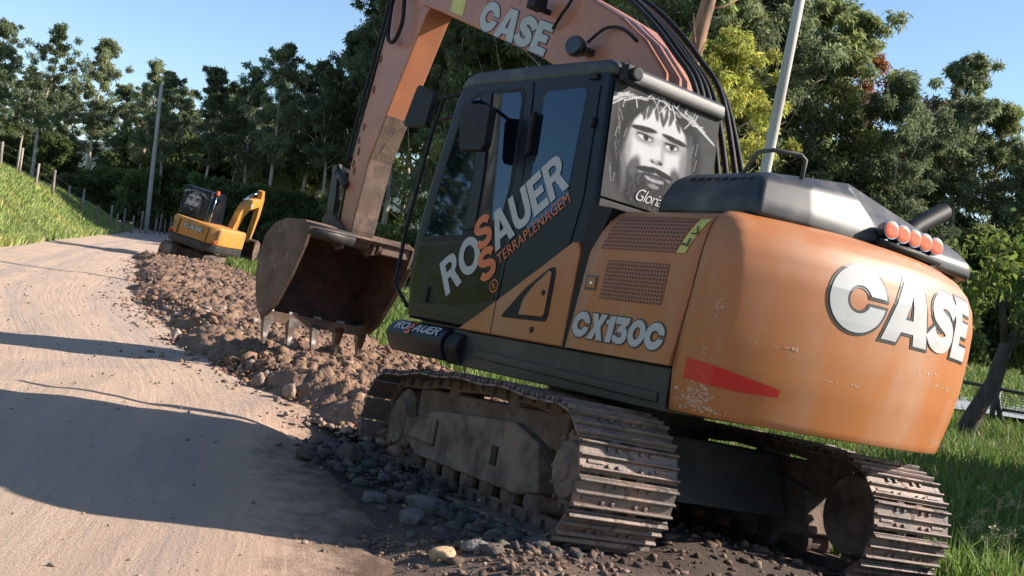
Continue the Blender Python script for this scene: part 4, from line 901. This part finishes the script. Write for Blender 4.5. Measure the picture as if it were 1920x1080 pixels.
# orange lower rear corner of the cab with its access window
tri = hp(MB().prism([(.53, 1.102), (.30, 1.235), (0, 1.42), (-.25, 1.575), (-.42, 1.685), (-.50, 1.735), (-.555, 1.74), (-.585, 1.68), (-.575, 1.102)], 1.05, 1.158), 'lower_cab_panel', PAINT, .012)
sp(MB().prism([(.06, 1.225), (.035, 1.26), (-.14, 1.43), (-.34, 1.565), (-.385, 1.575), (-.405, 1.54), (-.405, 1.27), (-.385, 1.235)], 1.158, 1.164), 'access_window', RUBBER, tri, .003)
sp(MB().prism([(-.125, 1.255), (-.145, 1.36), (-.24, 1.46), (-.35, 1.55), (-.375, 1.54), (-.375, 1.285), (-.36, 1.262)], 1.164, 1.172), 'access_door', PAINT, tri, .004)
kk = MB(); kk.disc((-.335, 1.172, 1.41), (0, 1, 0), [(.018, 0), (.015, .006)], 14); kk.disc((-.27, 1.158, 1.175), (0, 1, 0), [(.02, 0), (.018, .005)], 14); kk.box((.145, 1.1585, 1.23), (.006, .004, .24)); sp(kk, 'keyhole', RUBBER, tri)
# front left box
sb = MB(); arc = [(1.09 + .13 * math.cos(t), .985 + .115 * math.sin(t)) for t in np.linspace(-.2, math.pi * .75, 12)]
sbp = [(1.16, .87)] + [(a, b) for a, b in arc] + [(.6, 1.09), (.6, .87)]
sb.prism(sbp, .60, 1.33, lambda p, t: (t, p[0], p[1])); SB = hp(sb, 'step_box', CABPAINT, .012)
hp(MB().prism([(a, b) for a, b in sbp], .44, .598, lambda p, t: (t, p[0] - .02, p[1] - .01)), 'step_box_end', RUBBER, .01)
bw = MB()
def bfn(x, y):
    t = .10 + y * 8.6 * .9; c_ = 1.09 + .1335 * math.cos(t); s__ = .985 + .1185 * math.sin(t); return (1.24 - x, c_, s__)
def bput(t, x0, y0, w, h, mi, lf):
    put_heavy(bw, t, lambda x, y, o: tuple(a + b * (o + lf) for a, b in zip(bfn(x0 + x, y0 + y), (0, 1, .6))), w, h, None, .04, 0, mi, mi, 0, .03)
bput('ro', 0, .035, .17, .08, 0, .001); bput('auer', .245, .035, .33, .08, 0, .001); bput('s', .17, .055, .075, .075, 1, .003); bput('s', .16, .005, .075, .07, 1, .004)
sp(bw, 'lettering', [WHITE, ORANGEV], SB)
# mirrors, front bar, roof lamp
mr_ = MB(); mr_.prism([(.35, 2.28), (.60, 2.29), (.63, 2.33), (.68, 2.58), (.66, 2.62), (.36, 2.585), (.335, 2.55), (.325, 2.32)], 1.30, 1.36); mr_.tube([(.64, 1.33, 2.60), (.72, 1.25, 2.66), (.78, 1.14, 2.70)], .014, 8); hp(mr_, 'mirror', RUBBER, .015)
m2 = MB(); m2.prism([(1.85, 2.64), (2.17, 2.66), (2.19, 2.70), (2.09, 2.98), (2.06, 3.0), (1.83, 2.93), (1.81, 2.89)], .86, .92); m2.tube([(1.84, .88, 2.68), (1.5, .88, 2.72), (1.2, .88, 2.70)], .016, 8); hp(m2, 'mirror', RUBBER, .015)
fb = MB(); fb.tube([(1.12, 1.08, 2.80), (1.38, 1.08, 2.79), (1.46, 1.08, 2.5), (1.56, 1.08, 1.75), (1.56, 1.08, 1.35), (1.33, 1.08, 1.2)], .016, 8)
hp(fb, 'front_guard', RUBBER)
rlm = MB(); rlm.box((-.63, 1.05, 2.79), (.07, .12, .10)); rlm.disc((-.66, 1.05, 2.79), (-1, .1, 0), [(.04, 0), (.045, .03), (.036, .04)], 18); hp(rlm, 'rear_lamp', RUBBER, .015)
bl = MB(); bl.prism([(-.57, 2.752), (-.605, 2.755), (-.618, 2.79), (-.608, 2.845), (-.57, 2.872), (-.5, 2.875)], .17, 1.08); hp(bl, 'roof_rear_trim', DECK, .012)
# printed film on the rear window: a plain monochrome portrait of a bearded man under a thorn wreath
def portrait(nx, ny):
    X, Y = np.meshgrid(np.linspace(0, 1, nx), np.linspace(0, 1, ny)); g = np.random.default_rng(4)
    X = .50 + (X - .44) * .80; Y = .50 + (Y - .49) * .83
    wx = (fbm(X * 7, Y * 7, 91) - .47) * .03; wy_ = (fbm(X * 7, Y * 7, 95) - .47) * .03; XX, YY = X + wx, Y + wy_
    def bl(cx, cy, rx, ry, soft=.2, rot=0):
        c_, s_ = math.cos(rot), math.sin(rot); a = ((XX - cx) * c_ + (YY - cy) * s_) / rx; b = (-(XX - cx) * s_ + (YY - cy) * c_) / ry
        return 1 - sstep(1 - soft, 1 + soft, np.sqrt(a * a + b * b))
    I = .045 + .025 * fbm(X * 12, Y * 12, 3)
    def put(cx, cy, rx, ry, v, so=.15, w=1.0, rot=0.0):
        nonlocal I
        m_ = bl(cx, cy, rx, ry, so, rot) * w; I = I * (1 - m_) + v * m_
    def stroke(x0, y0, x1, y1, w, v):
        dx, dy = x1 - x0, y1 - y0; t = np.clip(((X - x0) * dx + (Y - y0) * dy) / (dx * dx + dy * dy), 0, 1); d = np.hypot(X - x0 - t * dx, Y - y0 - t * dy)
        return (1 - sstep(w * .6, w * 1.4, d)) * v
    put(.50, .50, .34, .47, .022, .12)                                   # dark hair falling to the shoulders
    put(.50, .50, .225, .345, .46, .06); put(.50, .62, .205, .19, .48, .08)
    put(.72, .42, .05, .25, .12, .5, .8); put(.285, .40, .03, .2, .16, .6, .7)
    for k in range(11): put(.29 + .042 * k, .80 + .015 * math.sin(k * 2.1), .016, .075, .03, .2, .9, .35 * math.sin(k * 1.7))
    for sx in (-1, 1):
        q = .50 + sx * .105; t = -.14 * sx
        put(q, .60, .088, .050, .20, .6, .8); put(q + .012 * sx, .652, .098, .021, .022, .2, 1, t); put(q, .592, .060, .026, .06, .2)
        put(q, .590, .048, .018, .44, .2); put(q + .008, .594, .019, .021, .015, .2); put(q, .612, .060, .008, .02, .3); put(q, .556, .06, .006, .2, .5, .7)
    put(.545, .52, .018, .09, .26, .6, .7); put(.50, .455, .048, .022, .10, .3, .9); put(.475, .45, .015, .010, .02, .3); put(.53, .45, .015, .010, .02, .3); put(.49, .48, .022, .03, .48, .5, .7)
    put(.50, .22, .185, .145, .028, .10); put(.34, .33, .045, .12, .035, .3, .9, -.2); put(.66, .33, .045, .12, .035, .3, .9, .2)
    put(.44, .378, .082, .026, .022, .2, 1, .25); put(.56, .378, .082, .026, .022, .2, 1, -.25)
    put(.50, .318, .070, .020, .26, .2); put(.50, .331, .070, .006, .03, .3); put(.50, .268, .038, .016, .22, .4, .8)
    T_ = np.zeros_like(I)
    for k in range(60): x0 = g.uniform(.32, .68); y0 = g.uniform(.10, .34); T_ = np.maximum(T_, stroke(x0, y0, x0 + g.normal(0, .012), y0 - g.uniform(.03, .07), .0035, g.uniform(.3, 1)) * (np.hypot((X - .5) / .2, (Y - .22) / .15) < 1))
    I = I + .05 * T_
    S_ = np.zeros_like(I); arc = lambda a: .895 - .9 * (a - .5) ** 2
    for k in range(26):
        a = g.uniform(.20, .80); b = a + g.choice([-1, 1]) * g.uniform(.08, .22); S_ = np.maximum(S_, stroke(a, arc(a) + g.normal(0, .022), b, arc(b) + g.normal(0, .022), .0042, g.uniform(.35, .95)))
    for k in range(20):
        a = g.uniform(.2, .8); S_ = np.maximum(S_, stroke(a, arc(a), a + g.normal(0, .04), arc(a) + g.uniform(.04, .10) * g.choice([-1, 1, 1]), .0036, g.uniform(.5, .95)))
    for k in range(26):
        sx = g.choice([-1, 1]); a = g.uniform(.24, .31); y0 = g.uniform(.2, .72); S_ = np.maximum(S_, stroke(.5 + sx * a, y0, .5 + sx * (a + g.uniform(-.02, .03)), y0 + g.uniform(.05, .13), .0032, g.uniform(.1, .4)))
    return np.clip(np.maximum(I, S_ * .5), .015, .5) * .80
def film(name, corners, nx, ny, parent, basis=None, txt=True, th=.004):
    bl_, br_, tr_, tl_ = [np.array(c, float) for c in corners]; I = portrait(nx, ny); X, Y = np.meshgrid(np.linspace(0, 1, nx), np.linspace(0, 1, ny)); X = X[..., None]; Y = Y[..., None]
    P = (bl_ * (1 - X) + br_ * X) * (1 - Y) + (tl_ * (1 - X) + tr_ * X) * Y
    o = np_obj(name, P.reshape(-1, 3), grid_faces(nx, ny), PRINT, np.repeat(I.reshape(-1, 1), 3, 1) * np.array([[1, 1, 1.02]]), parent=parent)
    if basis is not None: o.matrix_basis = basis
    return o
zb_, zt2 = 2.045, 2.755
FM = film('rear_window_film', [(-.636, 1.12, 2.03), (-.636, .175, 2.03), (-.580, .175, zt2), (-.580, 1.12, zt2)], 190, 150, EX, BH)
gw = MB(); word(gw, 'Gloria a', lambda x, y: (-.639, .84 - x, 2.07 + y), .29, .075, 0, -.012, .45, .9); sp(gw, 'lettering', WHITE, FM)
hp(MB().box((-.60, .65, 1.985), (.05, .93, .09)), 'rear_window_frame', RUBBER, .01)

# boom
by0, by1 = -.32, .10
bp = [(-.05, 1.45), (.30, 1.50), (.52, 2.2), (.80, 2.85), (1.15, 3.22), (1.55, 3.42), (3.40, 4.10), (3.72, 4.20), (3.93, 4.32), (3.98, 4.48), (3.86, 4.64), (3.6, 4.70), (2.4, 4.42), (1.6, 4.12), (1.07, 3.86), (.70, 3.67), (.40, 3.46), (.12, 3.18), (-.06, 2.85), (-.20, 2.3), (-.22, 1.6)]
BM = hp(MB().prism(bp, by0, by1), 'boom', PAINT_ARM, .02)
bx = MB(); bX = Vector((-.94, 0, -.335)).normalized(); bY = Vector((-.335, 0, .94)).normalized(); bO = Vector((2.66, by1 + .002, 3.83))
put_heavy(bx, 'CASE', lambda x, y, o: bO + bX * x + bY * y + Vector((0, o, 0)), 1.16, .27, .035, .03); sp(bx, 'lettering', [WHITE, BLACKV], BM)
sp(MB().prism([(3.16, 4.06), (2.93, 3.975), (2.90, 4.20), (3.13, 4.28)], by1 + .001, by1 + .004), 'sticker', YELLOWV, BM)
def lamp(name, c, parent):
    m_ = MB(); m_.box(c, (.12, .13, .12)); m_.box(Vector(c) + Vector((-.0, -.09, -.04)), (.05, .12, .04)); m_.disc(Vector(c) + Vector((.06, 0, 0)), (1, .3, 0), [(.05, 0), (.055, .02)], 16); sp(m_, name, RUBBER, parent, .015)
lamp('work_lamp', (1.60, by1 + .14, 3.86), BM)
wl2 = MB(); wl2.disc((1.00, by1 + .13, 3.42), (-.3, 1, 0), [(.05, -.09), (.075, -.04), (.085, .02), (.07, .05)], 20); wl2.box((.96, by1 + .04, 3.40), (.08, .10, .05)); sp(wl2, 'work_lamp', DARKBODY, BM, .004)
def hose(pts, r, parent, name='hose'): 
    P = [Vector(p) for p in pts]; out = []
    for i in range(len(P) - 1):
        p0, p1, p2, p3 = P[max(i - 1, 0)], P[i], P[i + 1], P[min(i + 2, len(P) - 1)]
        for k in range(6):
            t = k / 6; out.append(.5 * ((2 * p1) + (p2 - p0) * t + (2 * p0 - 5 * p1 + 4 * p2 - p3) * t * t + (3 * p1 - p0 - 3 * p2 + p3) * t ** 3))
    out.append(P[-1]); sp(MB().tube(out, r, 8), name, RUBBER, parent)
for k, (dv_, dz_) in enumerate(((.07, .05), (.02, .07), (-.05, .06), (-.12, .05), (-.2, .08), (-.26, .05))):
    hose([(-.45 - .02 * k, dv_, 2.3), (-.22, dv_, 2.95 + dz_), (.08, dv_, 3.28 + dz_), (.42, dv_ + .01, 3.58 + dz_), (.85, dv_ - .01, 3.86 + dz_), (1.4, dv_, 4.12 + dz_), (2.2, dv_, 4.42 + dz_), (3.2, dv_, 4.68 + dz_ * 1.5)], .021, BM)
hose([(1.30, by1 + .01, 3.98), (1.28, by1 + .05, 3.85), (1.36, by1 + .06, 3.74), (1.47, by1 + .03, 3.66)], .014, BM); hose([(.93, by1 + .08, 3.46), (.80, by1 + .04, 3.57), (.62, by1 + .03, 3.55), (.45, by1 + .01, 3.44)], .012, BM)
cy = MB(); cy.tube([(1.0, -.10, 1.7), (1.5, -.10, 2.6)], .075, 16); cy.tube([(1.5, -.10, 2.6), (1.75, -.1, 3.3)], .04, 12)
cy2 = MB(); 
for yv in (-.40,): cy2.tube([(.95, yv, 1.35), (1.18, yv, 2.0)], .07, 16); cy2.tube([(1.18, yv, 2.0), (1.30, yv, 2.35), (1.38, yv, 2.62)], .035, 12)
sp(cy2, 'boom_cylinder', DARKBODY, BM)
ac = MB(); ac.tube([(1.9, -.11, 4.48), (3.0, -.11, 4.95)], .07, 16); ac.tube([(3.0, -.11, 4.95), (3.85, -.11, 5.25)], .035, 12); sp(ac, 'arm_cylinder', PAINT_ARM, BM)
sp(MB().tube([(3.78, by0 - .03, 4.44), (3.78, by1 + .03, 4.44)], .075, 18), 'pivot_pin', DECK, BM)
# arm
ay0, ay1 = -.25, .03
ap = [(3.60, 4.62), (3.66, 4.20), (3.73, 4.12), (4.05, 3.35), (4.31, 2.68), (4.36, 2.30), (4.40, 1.95), (4.46, 1.82), (4.58, 1.80), (4.66, 1.90), (4.68, 2.10), (4.69, 2.5), (4.58, 3.3), (4.45, 4.25), (4.36, 4.75), (4.05, 5.22), (3.85, 5.28), (3.75, 5.1)]
AR = hp(MB().prism(ap, ay0, ay1), 'arm', PAINT_ARM, .015)
# caked mud on the inner face of the lower arm
sp(MB().prism([(4.13, 3.13), (4.31, 2.68), (4.36, 2.30), (4.40, 1.95), (4.45, 1.815), (4.57, 1.79), (4.55, 1.765), (4.43, 1.79), (4.38, 1.94), (4.345, 2.30), (4.295, 2.67), (4.115, 3.125)], ay0 + .01, ay1 - .005), 'mud_crust', MUDSTEEL, AR)
hose([(4.28, ay1 + .05, 4.72), (4.10, ay1 + .07, 4.32), (4.03, ay1 + .08, 4.05), (4.12, ay1 + .08, 3.88), (4.27, ay1 + .07, 3.92), (4.36, ay1 + .05, 4.15), (4.40, ay1 + .05, 4.6)], .022, AR)
hose([(4.48, ay1 + .0, 4.7), (4.56, ay1 + .02, 3.9), (4.68, ay1 + .02, 3.2), (4.78, ay1, 2.65)], .02, AR); hose([(4.52, ay1 - .06, 4.7), (4.62, ay1 - .06, 3.9), (4.74, ay1 - .06, 3.2), (4.82, ay1 - .06, 2.7)], .02, AR)
bc = MB(); bc.tube([(4.60, -.11, 4.55), (4.80, -.11, 3.1)], .06, 16); bc.tube([(4.80, -.11, 3.1), (4.88, -.11, 2.55)], .035, 12); sp(bc, 'bucket_cylinder', PAINT_ARM, AR)
RUST = M('bare_rust', (.16, .045, .022), .85, col2=(.10, .04, .025), scale=25); g = np.random.default_rng(8)
for (u, z) in ((4.55, 3.02), (4.60, 2.88), (4.56, 2.76), (4.62, 2.64), (4.58, 2.55), (4.47, 3.75), (4.50, 3.42)):
    rs_ = MB(); rs_.add([(u + .035 * math.cos(t) * g.uniform(.5, 1.2), ay1 + .002, z + .055 * math.sin(t) * g.uniform(.5, 1.2)) for t in np.linspace(0, 6.28, 10)[:-1]], [list(range(9))]); sp(rs_, 'rust_patch', RUST, AR)
# bucket
b0, b1 = -.72, .48; outer = [(4.34, 1.86), (4.50, 1.93), (4.92, 1.94), (5.20, 1.88), (5.38, 1.74), (5.44, 1.55), (5.42, 1.30), (5.32, 1.08), (5.18, .92), (5.06, .86)]
inner = [(4.40, 1.83), (4.55, 1.88), (4.90, 1.89), (5.17, 1.83), (5.33, 1.71), (5.39, 1.54), (5.37, 1.32), (5.28, 1.12), (5.15, .97), (5.03, .90)]
bk = MB(); no = len(outer); ys = (b0, b1)
bk.add([(u, y, z) for y in ys for u, z in outer], [(k, k + 1, no + k + 1, no + k) for k in range(no - 1)], 0, True)
bk.add([(u, y, z) for y in ys for u, z in inner], [(k, no + k, no + k + 1, k + 1) for k in range(no - 1)], 1, True)
for e0 in (0, no - 1): bk.add([(outer[e0][0], b0, outer[e0][1]), (outer[e0][0], b1, outer[e0][1]), (inner[e0][0], b1, inner[e0][1]), (inner[e0][0], b0, inner[e0][1])], [(0, 1, 2, 3)])
sidep = outer + [(4.80, 1.02), (4.58, 1.32), (4.40, 1.66)]
for y0, y1, o_s in ((b1 - .0, b1 + .03, 1), (b0 - .03, b0, 0)):
    n_ = len(sidep); vs = [(u, y0, z) for u, z in sidep] + [(u, y1, z) for u, z in sidep]
    bk.add(vs, [list(range(n_))], 1 if o_s else 0); bk.add(vs, [list(range(n_, 2 * n_))], 0 if o_s else 1); bk.add(vs, [(i, (i + 1) % n_, n_ + (i + 1) % n_, n_ + i) for i in range(n_)], 0)
BK = hp(bk, 'bucket', [BUCKETM, BUCKETIN])
lip = MB(); lip.prism([(5.02, .955), (5.14, .93), (5.09, .855), (5.03, .85)], b0 - .03, b1 + .03); lip.prism([(4.36, 1.66), (4.55, 1.34), (4.80, 1.0), (5.0, .88), (5.03, .92), (4.84, 1.05), (4.60, 1.38), (4.42, 1.68)], b0 - .045, b0 - .0305); lip.prism([(4.36, 1.66), (4.55, 1.34), (4.80, 1.0), (5.0, .88), (5.03, .92), (4.84, 1.05), (4.60, 1.38), (4.42, 1.68)], b1 + .0305, b1 + .045)
sp(lip, 'cutting_edge', BUCKETM, BK, .004)
for k in range(5):
    y = b1 - .03 - (b1 - b0 - .06) * k / 4; m_ = MB(); w1, w2, w3 = .055, .05, .018
    for (za, ua, wa, ta), (zb2, ub, wb, tb) in zip([(.98, 5.09, w1, .05), (.85, 5.06, w2, .05)], [(.85, 5.06, w2, .05), (.62, 5.04, w3, .014)]):
        m_.add([(ua - ta, y - wa, za), (ua + ta, y - wa, za), (ua + ta, y + wa, za), (ua - ta, y + wa, za), (ub - tb, y - wb, zb2), (ub + tb, y - wb, zb2), (ub + tb, y + wb, zb2), (ub - tb, y + wb, zb2)], [(0, 1, 5, 4), (1, 2, 6, 5), (2, 3, 7, 6), (3, 0, 4, 7), (0, 3, 2, 1), (4, 5, 6, 7)])
    sp(m_, 'tooth', TOOTHM, BK, .006)
sp(MB().box((4.47, -.12 - .42, 1.81), (.17, .36, .13), 0).tube([(4.47, -.32, 1.82), (4.47, -.36, 1.82)], .095, 18).tube([(4.47, -.68, 1.82), (4.47, -.72, 1.82)], .09, 18), 'hinge_beam', MUDSTEEL, BK, .012)
sp(MB().tube([(4.42, b1 + .02, 1.83), (4.42, -.02, 1.83)], .075, 16), 'torque_tube', DECK, BK)
ear = MB()
for y in (-.30, .06): ear.prism([(4.38, 1.84), (4.42, 1.72), (4.55, 1.70), (4.9, 1.88), (4.98, 2.02), (4.86, 2.12), (4.6, 2.0)], y, y + .03)
sp(ear, 'hinge_ear', MUDSTEEL, BK, .004)
lk = MB()
for y in (-.29, .035): lk.tube([(4.64, y + .015, 2.38), (4.90, y + .015, 2.56)], .045, 10)
lk.prism([(4.86, 2.62), (4.96, 2.58), (4.93, 2.2), (4.86, 1.98), (4.76, 1.98), (4.78, 2.25)], .04, .085); lk.prism([(4.86, 2.62), (4.96, 2.58), (4.93, 2.2), (4.86, 1.98), (4.76, 1.98), (4.78, 2.25)], -.31, -.265); lk.tube([(4.90, -.11, 2.56), (4.89, -.11, 2.06)], .055, 12); lk.tube([(4.90, -.32, 2.56), (4.90, .10, 2.56)], .05, 12); hp(lk, 'bucket_link', DECK)

# ------------------------------------------------------------------ small excavator down the road
gz = float(height(-11.3, 37.5)); gz = 0.05
ME = empty('compact_excavator', Matrix.Translation((-11.05, 37.4, gz - .20)) @ Matrix.Rotation(R(9.5), 4, 'Y') @ Matrix.Rotation(R(90 - 8), 4, 'Z'))
tag(ME, 'small yellow crawler excavator with raised arm further down the dirt road', 'excavator')
# its frame: x forward, y left
for s_ in (1, -1):
    tr = MB(); n_ = 48; ol = []; il = []
    for k in range(n_):
        a = 2 * math.pi * k / n_; x = .85 * (1 if math.cos(a) > 0 else -1) * (abs(math.cos(a)) > 1e-6) + .30 * math.cos(a); ol.append((x, .31 + .31 * math.sin(a))); il.append((x * .9, .31 + .22 * math.sin(a)))
    tr.prism(ol, s_ * .80 - .21, s_ * .80 + .21, None, 0, True)
    for k in range(26):
        x = -.85 + 1.7 * (k % 13) / 12; tr.box((x, s_ * .80, -.004 if k < 13 else .624), (.04, .42, .02))
    t_ = tr.build('crawler_track', CLAYSTEEL, ME, None, .01)
    MB().prism([(-.75, .2), (-.75, .42), (.75, .42), (.75, .2)], min(s_ * 1.0, s_ * 1.03), max(s_ * 1.0, s_ * 1.03)).build('track_frame', MUDSTEEL, t_, None, .01)
MB().box((0, 0, .42), (1.1, 1.2, .25)).disc((0, 0, .5), (0, 0, 1), [(.42, 0), (.42, .2)], 28).build('undercarriage_frame', MUDSTEEL, ME, None, .02)
MB().box((1.25, 0, .35), (.06, 1.9, .36)).build('dozer_blade', CLAYSTEEL, ME, None, .01)
def mplan(k=0): return [(1.0, 1.0 - k), (-.55, 1.0 - k), (-.95, .90 - k), (-1.14, .58), (-1.18, 0), (-1.14, -.58), (-.95, -.90 + k), (-.55, -1.0 + k), (1.0, -1.0 + k)]
def loft(mb, rings, mi=0):
    n_ = len(rings[0][0]); vs = [(u, v_, z) for pl_, z in rings for u, v_ in pl_]
    mb.add(vs, [(i * n_ + k, i * n_ + (k + 1) % n_, (i + 1) * n_ + (k + 1) % n_, (i + 1) * n_ + k) for i in range(len(rings) - 1) for k in range(n_)] + [list(range(n_))[::-1], [(len(rings) - 1) * n_ + k for k in range(n_)]], mi); return mb
loft(MB(), [(mplan(.04), .70), (mplan(), .76), (mplan(), .98)]).build('counterweight', DECK, ME, None, .03)
hb_ = loft(MB(), [(mplan(), .985), (mplan(), 1.50), ([(u * .985, v_ * .97) for u, v_ in mplan()], 1.62)]).build('engine_cover', YPAINT, ME, None, .05)
sm = MB(); 
for v_ in (.56, -.52): sm.box((-1.155 if abs(v_) > .3 else -1.19, v_, 1.27), (.05, .02, .50))
sm.build('panel_seam', RUBBER, hb_)
for k in range(4): MB().box((-.99, -.80, 1.22 + .085 * k), (.06, .20, .035), 0, Matrix.Rotation(R(-38), 3, 'Z')).build('vent_slot', RUBBER, hb_)
for k in range(3): MB().box((-.99, .80, 1.20 + .085 * k), (.06, .18, .035), 0, Matrix.Rotation(R(38), 3, 'Z')).build('vent_slot', RUBBER, hb_)
for v_ in (.78, -.74): MB().box((-1.03, v_, 1.04), (.05, .24, .09), 0, Matrix.Rotation(R(45 if v_ > 0 else -45), 3, 'Z')).build('red_reflector', REDV, hb_, None, .005)
w_ = MB(); put_heavy(w_, 'CASE', lambda x, y, o: (-1.172 - o * 3 - .018, .36 - x, 1.27 + y), .70, .16, .06, .03); w_.build('lettering', [WHITE, BLACKV], hb_)
cp = [(-.72, 1.62), (-.70, 2.62), (-.62, 2.68), (.55, 2.68), (.68, 2.5), (.88, 1.5), (.85, 1.1), (-.60, 1.1)]
cb2 = MB().prism(cp, -.05, .96).build('cab', CABPAINT, ME, None, .03)
MB().prism([(-.55, 1.75), (-.55, 2.5), (.5, 2.5), (.72, 1.75)], .962, .97).build('window_pane', GLASS, cb2); MB().prism([(-.55, 1.75), (-.55, 2.5), (.5, 2.5), (.72, 1.75)], -.06, -.052).build('window_pane', GLASS, cb2)
film('rear_window_film', [(-.728, .93, 1.68), (-.728, -.02, 1.68), (-.712, -.02, 2.60), (-.712, .93, 2.60)], 70, 64, cb2)
MB().tube([(-.4, -.12, 1.6), (-.4, -.12, 2.62)], .02, 8).build('beacon_pole', CHROME, ME); MB().disc((-.4, -.12, 2.62), (0, 0, 1), [(.06, 0), (.065, .06), (.05, .13), (.02, .15)], 18).build('beacon', AMBER, ME)
mb2 = [(.75, 1.0), (1.05, 1.0), (1.25, 1.75), (1.45, 2.15), (1.80, 2.42), (2.75, 2.66), (2.80, 2.86), (2.6, 2.92), (1.7, 2.78), (1.25, 2.58), (1.0, 2.2), (.80, 1.6)]
b_o = MB().prism(mb2, -.52, -.28).build('boom', YPAINT, ME, None, .02)
MB().tube([(1.2, -.4, 2.70), (1.9, -.4, 2.98)], .06, 10).tube([(1.9, -.4, 2.98), (2.55, -.4, 3.18)], .03, 8).build('arm_cylinder', CHROME, b_o)
MB().box((1.75, -.40, 2.6), (.3, .246, .09)).build('sticker', WHITE, b_o)
MB().prism([(2.45, 3.20), (2.66, 3.24), (2.86, 2.9), (2.90, 2.3), (2.72, 1.25), (2.62, 1.22), (2.62, 1.4), (2.66, 2.2), (2.58, 2.75)], -.50, -.30).build('arm', YPAINT, ME, None, .015)
mbk = MB(); bo = [(2.55, 1.32), (2.75, 1.40), (3.05, 1.30), (3.16, 1.05), (3.08, .78), (2.85, .62), (2.72, .60)]; n_ = len(bo)
mbk.add([(u, y, z) for y in (-.75, -.05) for u, z in bo], [(k, k + 1, n_ + k + 1, n_ + k) for k in range(n_ - 1)], 0, True); mbk.prism(bo + [(2.60, .95)], -.78, -.75); mbk.prism(bo + [(2.60, .95)], -.05, -.02); mko = mbk.build('bucket', BUCKETM, ME)
for k in range(4): MB().prism([(2.68, .66), (2.78, .66), (2.71, .48)], -.73 + .19 * k, -.65 + .19 * k).build('tooth', TOOTHM, mko)
